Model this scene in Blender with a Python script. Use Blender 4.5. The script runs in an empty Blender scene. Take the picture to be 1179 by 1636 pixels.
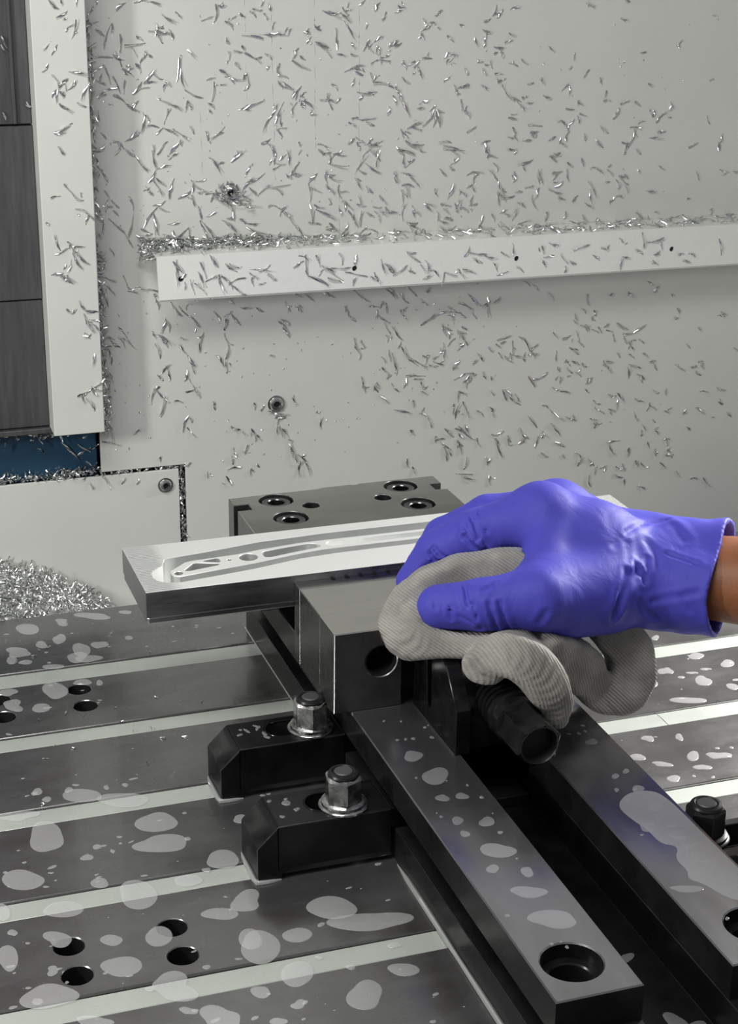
import bpy, bmesh, math, random
import numpy as np
from mathutils import Vector, Matrix, Euler

# ------------------------------------------------------------------ camera, light, exposure
sc = bpy.context.scene
col = sc.collection
S = 0.001                                   # everything below is written in millimetres
PI = math.pi

cam_d = bpy.data.cameras.new('camera')
cam = bpy.data.objects.new('camera', cam_d)
col.objects.link(cam)
cam.location = (0, 0, 530*S)
cam.rotation_euler = (math.radians(69.4395), math.radians(-0.6807), math.radians(-18.8255))
cam_d.sensor_fit = 'VERTICAL'
cam_d.sensor_height = 36
cam_d.lens = 2647.75/1636*36
cam_d.clip_start = 0.02
cam_d.clip_end = 20
sc.camera = cam

world = bpy.data.worlds.new('world')
sc.world = world
world.use_nodes = True
world.node_tree.nodes['Background'].inputs[0].default_value = (0.93, 0.97, 1.0, 1)
world.node_tree.nodes['Background'].inputs[1].default_value = 0.2

def area(name, loc, target, size, sizey, power, color=(1, 1, 1), spread=180):
    d = bpy.data.lights.new(name, 'AREA')
    d.shape = 'RECTANGLE'
    d.size = size*S
    d.size_y = sizey*S
    d.energy = power
    d.spread = math.radians(spread)
    d.color = color
    o = bpy.data.objects.new(name, d)
    col.objects.link(o)
    o.location = Vector(loc)*S
    o.rotation_euler = (Vector(target)-Vector(loc)).to_track_quat('-Z', 'Y').to_euler()
    return o
# the machine's own work lamps: one high on the left side, one long lamp above the door
area('work_lamp_side', (-420, 720, 420), (360, 1300, 240), 70, 150, 3.2, (1.0, 0.99, 0.95))
area('work_lamp_right', (1060, 1060, 430), (640, 800, 0), 100, 300, 4.8, (1.0, 0.985, 0.95), 95)
area('work_lamp_top', (-80, 560, 1000), (200, 1120, 180), 520, 260, 5.6, (1.0, 0.99, 0.96))

sc.view_settings.view_transform = 'Standard'
sc.view_settings.look = 'None'
sc.view_settings.exposure = 0.0
sc.view_settings.gamma = 1.0
sc.view_settings.use_curve_mapping = False

# ------------------------------------------------------------------ materials
def new_mat(name):
    m = bpy.data.materials.new(name)
    m.use_nodes = True
    nt = m.node_tree
    b = nt.nodes['Principled BSDF']
    return m, nt, b

def mat(name, base, metallic=0.0, rough=0.5, var=0.0, vscale=40, bump=0.0, bscale=400, stretch=None,
        rvar=0.0, coat=0.0, coat_rough=0.05, ior=None, dark=None, sheen=0.0):
    """principled material with noise driven colour and roughness variation and fine relief"""
    m, nt, b = new_mat(name)
    N, L = nt.nodes.new, nt.links.new
    b.inputs['Base Color'].default_value = (*base, 1)
    b.inputs['Metallic'].default_value = metallic
    b.inputs['Roughness'].default_value = rough
    if ior: b.inputs['IOR'].default_value = ior
    if coat:
        b.inputs['Coat Weight'].default_value = coat
        b.inputs['Coat Roughness'].default_value = coat_rough
    if sheen:
        b.inputs['Sheen Weight'].default_value = sheen
        b.inputs['Sheen Roughness'].default_value = 0.6
    tc = N('ShaderNodeTexCoord')
    mp = N('ShaderNodeMapping')
    L(tc.outputs['Object'], mp.inputs['Vector'])
    if stretch: mp.inputs['Scale'].default_value = stretch
    if var or rvar:
        n = N('ShaderNodeTexNoise')
        n.inputs['Scale'].default_value = vscale
        n.inputs['Detail'].default_value = 6
        n.inputs['Roughness'].default_value = 0.62
        L(mp.outputs[0], n.inputs['Vector'])
        if var:
            mx = N('ShaderNodeMix'); mx.data_type = 'RGBA'
            d = dark or tuple(c*(1-var) for c in base)
            mx.inputs['A'].default_value = (*d, 1)
            mx.inputs['B'].default_value = (*[min(1, c*(1+var*0.6)) for c in base], 1)
            rm = N('ShaderNodeMapRange')
            rm.inputs['From Min'].default_value = 0.32
            rm.inputs['From Max'].default_value = 0.68
            L(n.outputs['Fac'], rm.inputs['Value'])
            L(rm.outputs[0], mx.inputs['Factor'])
            L(mx.outputs['Result'], b.inputs['Base Color'])
        if rvar:
            rr = N('ShaderNodeMapRange')
            rr.inputs['From Min'].default_value = 0.3
            rr.inputs['From Max'].default_value = 0.7
            rr.inputs['To Min'].default_value = max(0.02, rough-rvar)
            rr.inputs['To Max'].default_value = rough+rvar
            L(n.outputs['Fac'], rr.inputs['Value'])
            L(rr.outputs[0], b.inputs['Roughness'])
    if bump:
        n2 = N('ShaderNodeTexNoise')
        n2.inputs['Scale'].default_value = bscale
        n2.inputs['Detail'].default_value = 4
        L(mp.outputs[0], n2.inputs['Vector'])
        bp = N('ShaderNodeBump')
        bp.inputs['Strength'].default_value = bump
        bp.inputs['Distance'].default_value = 0.0005
        L(n2.outputs['Fac'], bp.inputs['Height'])
        L(bp.outputs[0], b.inputs['Normal'])
    return m

M = {}
M['paint'] = mat('wall_paint', (0.68, 0.69, 0.65), 0, 0.42, var=0.035, vscale=9, bump=0.08, bscale=900, rvar=0.06)
M['paint_grain'] = mat('grained_paint', (0.85, 0.86, 0.82), 0, 0.28, var=0.03, vscale=12, bump=0.35, bscale=700)
M['cover'] = mat('dark_cover_steel', (0.095, 0.092, 0.097), 0.3, 0.45, var=0.25, vscale=30, stretch=(6, 6, 0.6), bump=0.1, bscale=600)
M['blue'] = mat('blue_paint', (0.018, 0.062, 0.115), 0, 0.35, var=0.2, vscale=20)
M['black'] = mat('black_gap', (0.012, 0.012, 0.012), 0, 0.7)
M['table'] = mat('table_steel', (0.235, 0.232, 0.236), 0.8, 0.27, var=0.16, vscale=26, stretch=(0.7, 1.3, 1), dark=(0.185, 0.178, 0.176), rvar=0.07, bump=0.05, bscale=500, coat=0.3)
M['drip'] = mat('drip_trail', (0.50, 0.51, 0.48), 0, 0.25)
M['rust'] = mat('table_edge_stain', (0.22, 0.18, 0.16), 0.5, 0.4, var=0.4, vscale=80)
M['strip'] = mat('slot_cover', (0.52, 0.555, 0.51), 0.15, 0.3, var=0.06, vscale=25, rvar=0.08, coat=0.4)
def mat_film(name, col_, fac, rough):
    """a thin milky film of coolant: half see-through, half pale colour standing in for reflected sheen"""
    m, nt, b = new_mat(name)
    b.inputs['Base Color'].default_value = (*col_, 1)
    b.inputs['Metallic'].default_value = 0.1
    b.inputs['Roughness'].default_value = rough
    tr = nt.nodes.new('ShaderNodeBsdfTransparent')
    mx = nt.nodes.new('ShaderNodeMixShader')
    mx.inputs[0].default_value = fac
    nt.links.new(tr.outputs[0], mx.inputs[1]); nt.links.new(b.outputs[0], mx.inputs[2])
    nt.links.new(mx.outputs[0], nt.nodes['Material Output'].inputs['Surface'])
    return m
M['puddle'] = mat_film('coolant_film', (0.93, 0.925, 0.93), 0.31, 0.24)
M['puddle_dark'] = mat_film('darker_coolant_film', (0.46, 0.46, 0.48), 0.42, 0.15)  # darker copy of the film, dimness around the vise put into its colour
M['bead'] = mat('coolant_bead', (0.45, 0.46, 0.45), 0.3, 0.15, coat=1.0)  # real bead, its grey-white base standing in for the reflected wall
M['hole'] = mat('dark_bore', (0.02, 0.02, 0.022), 0.3, 0.4)  # near-black colour stands in for the shade inside holes and notches
M['vise'] = mat('ground_vise_steel', (0.36, 0.355, 0.37), 0.9, 0.2, var=0.14, vscale=35, stretch=(1, 0.25, 1), rvar=0.05, bump=0.04, bscale=900)
M['vise_side'] = mat('blackened_vise_steel', (0.05, 0.049, 0.05), 0.75, 0.3, var=0.35, vscale=40, rvar=0.08, bump=0.06, bscale=700)
M['jaw_side'] = mat('dark_jaw_steel', (0.115, 0.112, 0.112), 0.8, 0.28, var=0.25, vscale=30, rvar=0.07, bump=0.05, bscale=700)
M['jaw'] = mat('ground_jaw_steel', (0.54, 0.53, 0.505), 1.0, 0.2, var=0.1, vscale=25, stretch=(0.4, 2, 1), rvar=0.05, bump=0.05, bscale=900)
M['edge'] = mat('bright_edge_steel', (0.62, 0.62, 0.60), 1.0, 0.25)  # bright steel for jaw edges and the reflected line at the carriage foot
M['blackened'] = mat('black_oxide_gap_shade', (0.005, 0.005, 0.006), 0.2, 0.34, var=0.4, vscale=60, rvar=0.1, coat=0.1, coat_rough=0.15)
M['spindle'] = mat('oiled_black_steel', (0.022, 0.022, 0.023), 0.7, 0.22, var=0.4, vscale=90, rvar=0.1)
M['nut'] = mat('worn_nut_steel', (0.56, 0.555, 0.55), 1.0, 0.25, var=0.5, vscale=150, rvar=0.12, bump=0.2, bscale=500)
M['nut_dark'] = mat('dark_nut_cap', (0.03, 0.03, 0.032), 0.6, 0.35, var=0.3, vscale=120)
M['stud'] = mat('stud_end', (0.11, 0.11, 0.115), 0.5, 0.5)
M['bolt'] = mat('socket_bolt_steel', (0.20, 0.20, 0.20), 1.0, 0.25, var=0.4, vscale=150)
M['screw'] = mat('zinc_screw', (0.58, 0.58, 0.56), 1.0, 0.28, var=0.3, vscale=120)
M['chip'] = mat('aluminium_chip', (0.78, 0.79, 0.78), 1.0, 0.26, var=0.25, vscale=300, rvar=0.1)
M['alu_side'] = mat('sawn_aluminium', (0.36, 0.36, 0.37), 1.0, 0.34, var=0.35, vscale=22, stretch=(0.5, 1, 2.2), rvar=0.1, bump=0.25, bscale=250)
M['alu_pocket'] = mat('milled_aluminium', (0.86, 0.87, 0.86), 0.9, 0.33, var=0.06, vscale=60, stretch=(1, 1, 0.2), bump=0.06, bscale=900)
M['skin'] = mat('brown_skin', (0.27, 0.095, 0.036), 0, 0.5, var=0.15, vscale=80, bump=0.25, bscale=500)

def mat_alu_top():
    """fly-cut aluminium: raised milling lines only near the two ends"""
    m, nt, b = new_mat('faced_aluminium')
    N, L = nt.nodes.new, nt.links.new
    b.inputs['Metallic'].default_value = 0.6
    b.inputs['Roughness'].default_value = 0.38
    tc = N('ShaderNodeTexCoord')
    sx = N('ShaderNodeSeparateXYZ'); L(tc.outputs['Object'], sx.inputs[0])
    ab = N('ShaderNodeMath'); ab.operation = 'ABSOLUTE'; L(sx.outputs[0], ab.inputs[0])
    mr = N('ShaderNodeMapRange')
    mr.inputs['From Min'].default_value = 0.158; mr.inputs['From Max'].default_value = 0.166
    L(ab.outputs[0], mr.inputs['Value'])
    wv = N('ShaderNodeTexWave'); wv.bands_direction = 'Y'
    wv.inputs['Scale'].default_value = 1/(0.0026*2*PI)*2.0
    wv.inputs['Distortion'].default_value = 0.4
    L(tc.outputs['Object'], wv.inputs['Vector'])
    ml = N('ShaderNodeMath'); ml.operation = 'MULTIPLY'
    L(wv.outputs['Fac'], ml.inputs[0]); L(mr.outputs[0], ml.inputs[1])
    bp = N('ShaderNodeBump'); bp.inputs['Strength'].default_value = 1.0; bp.inputs['Distance'].default_value = 0.0022
    L(ml.outputs[0], bp.inputs['Height'])
    ns = N('ShaderNodeTexNoise'); ns.inputs['Scale'].default_value = 700
    b2 = N('ShaderNodeBump'); b2.inputs['Strength'].default_value = 0.06; b2.inputs['Distance'].default_value = 0.0004
    L(tc.outputs['Object'], ns.inputs['Vector']); L(ns.outputs['Fac'], b2.inputs['Height']); L(bp.outputs[0], b2.inputs['Normal'])
    L(b2.outputs[0], b.inputs['Normal'])
    n3 = N('ShaderNodeTexNoise'); n3.inputs['Scale'].default_value = 18
    L(tc.outputs['Object'], n3.inputs['Vector'])
    mx = N('ShaderNodeMix'); mx.data_type = 'RGBA'
    mx.inputs['A'].default_value = (0.90, 0.91, 0.89, 1); mx.inputs['B'].default_value = (0.96, 0.97, 0.95, 1)
    L(n3.outputs['Fac'], mx.inputs['Factor']); L(mx.outputs['Result'], b.inputs['Base Color'])
    return m
M['alu_top'] = mat_alu_top()

def mat_cloth():
    m, nt, b = new_mat('grey_rib_knit')
    N, L = nt.nodes.new, nt.links.new
    at = N('ShaderNodeAttribute'); at.attribute_name = 'rib'
    sn = N('ShaderNodeMath'); sn.operation = 'SINE'; L(at.outputs['Fac'], sn.inputs[0])
    ns = N('ShaderNodeTexNoise'); ns.inputs['Scale'].default_value = 900; ns.inputs['Detail'].default_value = 3
    tc = N('ShaderNodeTexCoord'); L(tc.outputs['Object'], ns.inputs['Vector'])
    n2 = N('ShaderNodeTexNoise'); n2.inputs['Scale'].default_value = 45; n2.inputs['Detail'].default_value = 5
    L(tc.outputs['Object'], n2.inputs['Vector'])
    ad = N('ShaderNodeMath'); ad.operation = 'MULTIPLY_ADD'; ad.inputs[1].default_value = 2.2
    L(ns.outputs['Fac'], ad.inputs[0]); L(sn.outputs[0], ad.inputs[2])
    bp = N('ShaderNodeBump'); bp.inputs['Strength'].default_value = 0.5; bp.inputs['Distance'].default_value = 0.0005
    L(ad.outputs[0], bp.inputs['Height']); L(bp.outputs[0], b.inputs['Normal'])
    mr = N('ShaderNodeMapRange'); mr.inputs['From Min'].default_value = 0.3; mr.inputs['From Max'].default_value = 0.7
    L(n2.outputs['Fac'], mr.inputs['Value'])
    mx = N('ShaderNodeMix'); mx.data_type = 'RGBA'
    mx.inputs['A'].default_value = (0.235, 0.223, 0.20, 1); mx.inputs['B'].default_value = (0.42, 0.40, 0.365, 1)
    L(mr.outputs[0], mx.inputs['Factor'])
    m2 = N('ShaderNodeMix'); m2.data_type = 'RGBA'; m2.blend_type = 'MULTIPLY'
    m2.inputs['Factor'].default_value = 0.3
    r2 = N('ShaderNodeMapRange'); r2.inputs['From Min'].default_value = -1; r2.inputs['To Min'].default_value = 0.35
    L(sn.outputs[0], r2.inputs['Value'])
    L(mx.outputs['Result'], m2.inputs['A']); L(r2.outputs[0], m2.inputs['B'])
    L(m2.outputs['Result'], b.inputs['Base Color'])
    b.inputs['Roughness'].default_value = 0.9
    b.inputs['Sheen Weight'].default_value = 0.25
    return m
M['cloth'] = mat_cloth()

def mat_glove():
    m, nt, b = new_mat('violet_nitrile')
    N, L = nt.nodes.new, nt.links.new
    b.inputs['Base Color'].default_value = (0.068, 0.065, 0.455, 1)
    b.inputs['Roughness'].default_value = 0.6
    b.inputs['Specular IOR Level'].default_value = 0.3
    b.inputs['Subsurface Weight'].default_value = 0.12
    b.inputs['Subsurface Radius'].default_value = (0.002, 0.002, 0.006)
    b.inputs['Subsurface Scale'].default_value = 1.0
    tc = N('ShaderNodeTexCoord')
    mp = N('ShaderNodeMapping'); mp.inputs['Scale'].default_value = (1.0, 1.0, 0.45)
    mp.inputs['Rotation'].default_value = (0, 0.4, 0)
    L(tc.outputs['Object'], mp.inputs['Vector'])
    n = N('ShaderNodeTexNoise'); n.inputs['Scale'].default_value = 55; n.inputs['Detail'].default_value = 3
    n.inputs['Distortion'].default_value = 0.8
    L(mp.outputs[0], n.inputs['Vector'])
    bp = N('ShaderNodeBump'); bp.inputs['Strength'].default_value = 0.35; bp.inputs['Distance'].default_value = 0.003
    L(n.outputs['Fac'], bp.inputs['Height'])
    n2 = N('ShaderNodeTexNoise'); n2.inputs['Scale'].default_value = 1500
    L(tc.outputs['Object'], n2.inputs['Vector'])
    b2 = N('ShaderNodeBump'); b2.inputs['Strength'].default_value = 0.12; b2.inputs['Distance'].default_value = 0.0003
    L(n2.outputs['Fac'], b2.inputs['Height']); L(bp.outputs[0], b2.inputs['Normal'])
    L(b2.outputs[0], b.inputs['Normal'])
    return m
M['glove'] = mat_glove()

# ------------------------------------------------------------------ building helpers (all in mm)
def box(bm, x0, x1, y0, y1, z0, z1, bev=0.0, mi=0):
    b = bmesh.new()
    bmesh.ops.create_cube(b, size=1)
    for v in b.verts:
        v.co = ((x0+x1)/2+v.co.x*(x1-x0), (y0+y1)/2+v.co.y*(y1-y0), (z0+z1)/2+v.co.z*(z1-z0))
    if bev:
        bmesh.ops.bevel(b, geom=b.edges[:], offset=bev, segments=1, affect='EDGES', profile=0.5)
    join(bm, b, mi)

def join(bm, b, mi=None):
    vm = {}
    for v in b.verts: vm[v] = bm.verts.new(v.co)
    for f in b.faces:
        try:
            nf = bm.faces.new([vm[v] for v in f.verts])
            nf.material_index = f.material_index if mi is None else mi
        except ValueError:
            pass
    b.free()

AX = {'Z': lambda a, b, c: (a, b, c), 'Y': lambda a, b, c: (a, c, b), 'X': lambda a, b, c: (c, a, b)}

def prism(bm, outer, c0, c1, axis='Z', bev=0.0, mi=0):
    """polygon without holes extruded along an axis ('Z': (x,y), 'Y': (x,z), 'X': (y,z))"""
    b = bmesh.new()
    f = AX[axis]
    v0 = [b.verts.new(f(p[0], p[1], c0)) for p in outer]
    v1 = [b.verts.new(f(p[0], p[1], c1)) for p in outer]
    b.faces.new(v0); b.faces.new(v1[::-1])
    n = len(outer)
    for i in range(n):
        b.faces.new([v0[i], v1[i], v1[(i+1) % n], v0[(i+1) % n]])
    bmesh.ops.recalc_face_normals(b, faces=b.faces[:])
    if bev:
        es = [e for e in b.edges if len(e.link_faces) == 2 and e.calc_face_angle(0) > 0.5]
        bmesh.ops.bevel(b, geom=es, offset=bev, segments=1, affect='EDGES', profile=0.5)
    join(bm, b, mi)

def plate(bm, outer, holes, c0, c1, axis='Z', bev=0.0, mi=0, top_mi=None, hole_mi=None):
    """polygon WITH holes extruded along an axis; the fill is a triangulation of the outline and its holes"""
    b = bmesh.new()
    f = AX[axis]
    loops = [outer]+list(holes)
    rings = []
    es = []
    for lp in loops:
        vs = [b.verts.new(f(p[0], p[1], c1)) for p in lp]
        rings.append(vs)
        for i in range(len(vs)):
            es.append(b.edges.new((vs[i], vs[(i+1) % len(vs)])))
    bmesh.ops.triangle_fill(b, use_beauty=True, use_dissolve=False, edges=es)
    tops = b.faces[:]
    if top_mi is not None:
        for t in tops: t.material_index = top_mi
    low = {}
    for vs in rings:
        for v in vs:
            low[v] = b.verts.new(v.co)
            k = {'Z': 2, 'Y': 1, 'X': 0}[axis]
            low[v].co[k] = c0
    for t in tops:
        nf = b.faces.new([low[v] for v in t.verts][::-1]); nf.material_index = mi
    for li, vs in enumerate(rings):
        for i in range(len(vs)):
            p, q = vs[i], vs[(i+1) % len(vs)]
            nf = b.faces.new([p, q, low[q], low[p]])
            nf.material_index = mi if (li == 0 or hole_mi is None) else hole_mi
    bmesh.ops.recalc_face_normals(b, faces=b.faces[:])
    if bev:
        k = {'Z': 2, 'Y': 1, 'X': 0}[axis]
        bes = [e for e in b.edges if len(e.link_faces) == 2 and e.calc_face_angle(0) > 0.5
               and abs(e.verts[0].co[k]-c1) < 1e-4 and abs(e.verts[1].co[k]-c1) < 1e-4]
        bmesh.ops.bevel(b, geom=bes, offset=bev, segments=1, affect='EDGES', profile=0.5)
    join(bm, b, None)

def circle(cx, cy, r, n=32, a0=0.0):
    return [(cx+r*math.cos(a0+2*PI*i/n), cy+r*math.sin(a0+2*PI*i/n)) for i in range(n)]

def obround(xa, xb, cy, r, n=12):
    p = []
    for i in range(n+1):
        a = -PI/2+PI*i/n; p.append((xb+r*math.cos(a), cy+r*math.sin(a)))
    for i in range(n+1):
        a = PI/2+PI*i/n; p.append((xa+r*math.cos(a), cy+r*math.sin(a)))
    return p

def lathe(bm, prof, c, axis='Z', n=32, mi=0, mis=None, a0=0.0):
    """prof: list of (radius, height along axis); closed at both ends when the radius is 0"""
    b = bmesh.new()
    rows = []
    for r, h in prof:
        if r < 1e-6:
            p = {'Z': (0, 0, h), 'Y': (0, h, 0), 'X': (h, 0, 0)}[axis]
            rows.append([b.verts.new(p)])
        else:
            row = []
            for i in range(n):
                a = a0+2*PI*i/n
                u, w = r*math.cos(a), r*math.sin(a)
                row.append(b.verts.new({'Z': (u, w, h), 'Y': (u, h, w), 'X': (h, u, w)}[axis]))
            rows.append(row)
    for k in range(len(rows)-1):
        A, B = rows[k], rows[k+1]
        m_ = mis[k] if mis else mi
        for i in range(n):
            j = (i+1) % n
            if len(A) == 1 and len(B) == 1: continue
            if len(A) == 1: fc = b.faces.new([A[0], B[i], B[j]])
            elif len(B) == 1: fc = b.faces.new([A[i], B[0], A[j]])
            else: fc = b.faces.new([A[i], B[i], B[j], A[j]])
            fc.material_index = m_
    for v in b.verts: v.co += Vector(c)
    bmesh.ops.recalc_face_normals(b, faces=b.faces[:])
    join(bm, b, None)

def tube(bm, pts, r, n=8, mi=0, sq=1.0):
    pts = [Vector(p) for p in pts]
    rows = []
    for i, p in enumerate(pts):
        t = (pts[min(i+1, len(pts)-1)]-pts[max(i-1, 0)]).normalized()
        u = t.cross(Vector((0, 0, 1)))
        if u.length < 1e-3: u = Vector((1, 0, 0))
        u.normalize(); w = u.cross(t).normalized()
        rr = r[i] if isinstance(r, (list, tuple)) else r
        rows.append([bm.verts.new(p+u*rr*math.cos(2*PI*k/n)+w*rr*sq*math.sin(2*PI*k/n)) for k in range(n)])
    for a, b in zip(rows, rows[1:]):
        for k in range(n):
            f = bm.faces.new([a[k], a[(k+1) % n], b[(k+1) % n], b[k]]); f.material_index = mi
    bm.faces.new(rows[0][::-1]).material_index = mi
    bm.faces.new(rows[-1]).material_index = mi

def blob(bm, cx, cy, z, rx, ry, rot, rng, h=0.35, n=22, wob=0.16, mi=0):
    """a flat wobbly-edged liquid film lying on a surface at height z"""
    ph = [rng.uniform(0, 2*PI) for _ in range(4)]
    am = [wob*rng.uniform(0.5, 1), wob*rng.uniform(0.2, 0.6), wob*rng.uniform(0.0, 0.3), wob*0.08]
    def ring(s, zz):
        out = []
        for i in range(n):
            a = 2*PI*i/n
            k = 1+sum(am[q]*math.sin((q+2)*a+ph[q]) for q in range(4))
            x, y = rx*k*math.cos(a)-s*math.cos(a), ry*k*math.sin(a)-s*math.sin(a)
            out.append(bm.verts.new((cx+x*math.cos(rot)-y*math.sin(rot), cy+x*math.sin(rot)+y*math.cos(rot), zz)))
        return out
    e = min(0.5, 0.3*min(rx, ry))
    r0 = ring(0.0, z+0.015); r1 = ring(e*0.4, z+h*0.7); r2 = ring(e, z+h); c = bm.verts.new((cx, cy, z+h))
    for i in range(n):
        j = (i+1) % n
        bm.faces.new([r0[i], r0[j], r1[j], r1[i]]).material_index = mi
        bm.faces.new([r1[i], r1[j], r2[j], r2[i]]).material_index = mi
        bm.faces.new([r2[i], r2[j], c]).material_index = mi

def finish(bm, name, mats, loc, smooth=35):
    me = bpy.data.meshes.new(name)
    bm.normal_update()
    L = Vector(loc)
    for v in bm.verts: v.co = (v.co-L)*S
    bm.to_mesh(me); bm.free()
    for m in (mats if isinstance(mats, (list, tuple)) else [mats]): me.materials.append(m)
    if smooth and len(me.polygons):
        me.shade_smooth()
        me.set_sharp_from_angle(angle=math.radians(smooth))
    return me

def props(o, label=None, cat=None, group=None, kind=None):
    if label: o['label'] = label
    if cat: o['category'] = cat
    if group: o['group'] = group
    if kind: o['kind'] = kind
    return o

ORG = {}
def thing(name, loc, label=None, cat=None, group=None, kind=None):
    o = bpy.data.objects.new(name, None)
    o.empty_display_size = 0.02
    col.objects.link(o)
    o.location = Vector(loc)*S
    ORG[o.name] = Vector(loc)
    return props(o, label, cat, group, kind)

def obj(name, bm, mats, parent=None, smooth=35, **kw):
    """one mesh object; a child takes its parent's origin, a top-level one the middle of its own foot"""
    if parent is not None:
        loc = ORG[parent.name]
    else:
        xs = [v.co for v in bm.verts]
        loc = Vector(((min(c.x for c in xs)+max(c.x for c in xs))/2, (min(c.y for c in xs)+max(c.y for c in xs))/2, min(c.z for c in xs)))
    me = finish(bm, name, mats, loc, smooth)
    o = bpy.data.objects.new(name, me)
    col.objects.link(o)
    ORG[o.name] = Vector(loc)
    if parent is not None: o.parent = parent
    else: o.location = Vector(loc)*S
    return props(o, **kw)

# ------------------------------------------------------------------ the enclosure of the machine
DRIPS = [(341, 520, 343, 374), (361.5, 520, 366, 310), (398, 520, 400, 330), (305, 372, 306, 312), (436, 470, 437, 330), (420, 300, 420.5, 266)]
# back wall: folded sheet whose lower left corner is cut out
bm = bmesh.new()
prism(bm, [(214.5, 900), (1500, 900), (1500, -140), (285.5, -140), (285.5, 75), (214.5, 75)], 1300, 1304, 'Y', bev=0.5)
prism(bm, [(-500, 900), (214.5, 900), (214.5, 560), (-500, 560)], 1300, 1304, 'Y')
wall = obj('wall_back', bm, M['paint'], kind='structure', smooth=30)
bm = bmesh.new()
prism(bm, [(-500, 71.5), (279.5, 71.5), (279.5, -140), (-500, -140)], 1300, 1303, 'Y', bev=0.5)
panel = obj('wall_back_lower', bm, M['paint'], kind='structure', label='low grey panel left of the chip filled slit')
bm = bmesh.new()
box(bm, -500, 300, 1318, 1322, -140, 560)
obj('gap_backing', bm, M['black'], kind='structure')  # near-black sheet behind the wall gaps, standing in for their darkness
bm = bmesh.new()
box(bm, 0, 212.5, 1309, 1313, 62, 119)
obj('trim_2', bm, M['blue'], kind='structure')
bm = bmesh.new()
box(bm, -500, 1500, 1197, 1318, -146, -140)
obj('floor', bm, M['cover'], kind='structure')
bm = bmesh.new()
box(bm, 1500, 1506, -300, 1306, -146, 900)
obj('wall_right', bm, M['paint'], kind='structure')

# grey post in front of the wall
bm = bmesh.new()
prism(bm, [(172.3, 1262), (212.3, 1262), (212.3, 1299), (210.3, 1299), (210.3, 1264), (174.3, 1264), (174.3, 1299), (172.3, 1299)], 122, 900, 'Z', bev=0.6)
post = obj('guard_post', bm, M['paint'], label='light grey folded sheet post standing beside the dark cover plates', cat='post')

# telescopic cover plates on the left
cov = thing('way_cover', (90, 1290, 118), 'dark steel sliding way cover with stacked plates left of the grey post', 'cover')
for i, (z0, z1) in enumerate([(119, 123.2), (124, 227), (228.2, 361), (362.2, 494), (495, 640)]):
    bm = bmesh.new()
    box(bm, -480, 172, 1284+(i % 2)*1.4 if i else 1281, 1298, z0, z1, bev=0.7)
    obj('cover_plate', bm, M['cover'], cov)
bm = bmesh.new()
box(bm, 158, 160.2, 1281.5, 1284.5, 363, 494, bev=0.3)
obj('edge_strip', bm, M['cover'], cov)

# drip ledge: angle profile, flat top towards the wall, front face with screw holes
bm = bmesh.new()
plate(bm, [(259.5, 226.6), (1400, 226.2), (1400, 261.3), (258.4, 261.3)], [circle(x, 242.6, 2.3, 16) for x in (277.4, 421, 564, 710, 855, 1000)], 1260, 1262, 'Y', mi=0)
box(bm, 259, 1400, 1262, 1299.6, 259.6, 261.3)
prism(bm, [(1260, 226.4), (1262, 224.6), (1274, 224.6), (1274, 226.2), (1262.5, 226.6)], 260, 1400, 'X')
led = obj('drip_ledge', bm, M['paint_grain'], label='pale grey angled ledge screwed across the back wall with chips on top', cat='ledge', smooth=25)
bm = bmesh.new()
bm.free()
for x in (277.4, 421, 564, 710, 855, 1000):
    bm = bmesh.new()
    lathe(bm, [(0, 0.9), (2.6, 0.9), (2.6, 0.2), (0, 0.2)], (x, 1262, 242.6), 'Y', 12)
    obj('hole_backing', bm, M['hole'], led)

# dried drip trails running down the wall
for x0, z0, x1, z1 in DRIPS:
    bm = bmesh.new()
    n = int((z0-z1)/6)
    tube(bm, [(x0+(x1-x0)*i/n+0.25*math.sin(i*1.7+x0), 1300.12, z0+(z1-z0)*i/n) for i in range(n+1)], [0.24+0.2*math.sin(i*2.1+x0) for i in range(n+1)], 6)
    obj('drip_trail', bm, M['drip'], wall)

# screws on the walls
def button_screw(x, z, y, r, label):
    t = thing('button_screw', (x, y, z), label, 'screw')
    bm = bmesh.new()
    lathe(bm, [(0, -0.4), (r*1.15, -0.4), (r*1.15, -1.1), (r*0.96, -1.2), (r*0.94, -2.0), (r*0.8, -3.6), (r*0.55, -4.3), (r*0.5, -4.3), (r*0.46, -2.6), (0, -2.4)], (x, y, z), 'Y', 24)
    obj('head', bm, M['screw'], t)
    bm = bmesh.new()
    lathe(bm, [(0, -2.7), (r*0.46, -2.7), (r*0.46, -2.55), (0, -2.5)], (x, y, z), 'Y', 6)
    obj('socket', bm, M['hole'], t)
button_screw(328.4, 301.5, 1300, 6.6, 'button head screw in the wall above the ledge ringed by chips')
button_screw(365, 121.5, 1300, 6.4, 'button head screw in the wall below the ledge with chips hanging under it')
button_screw(267.6, 58.5, 1300, 5.6, 'button head screw at the corner of the low left panel')

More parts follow.
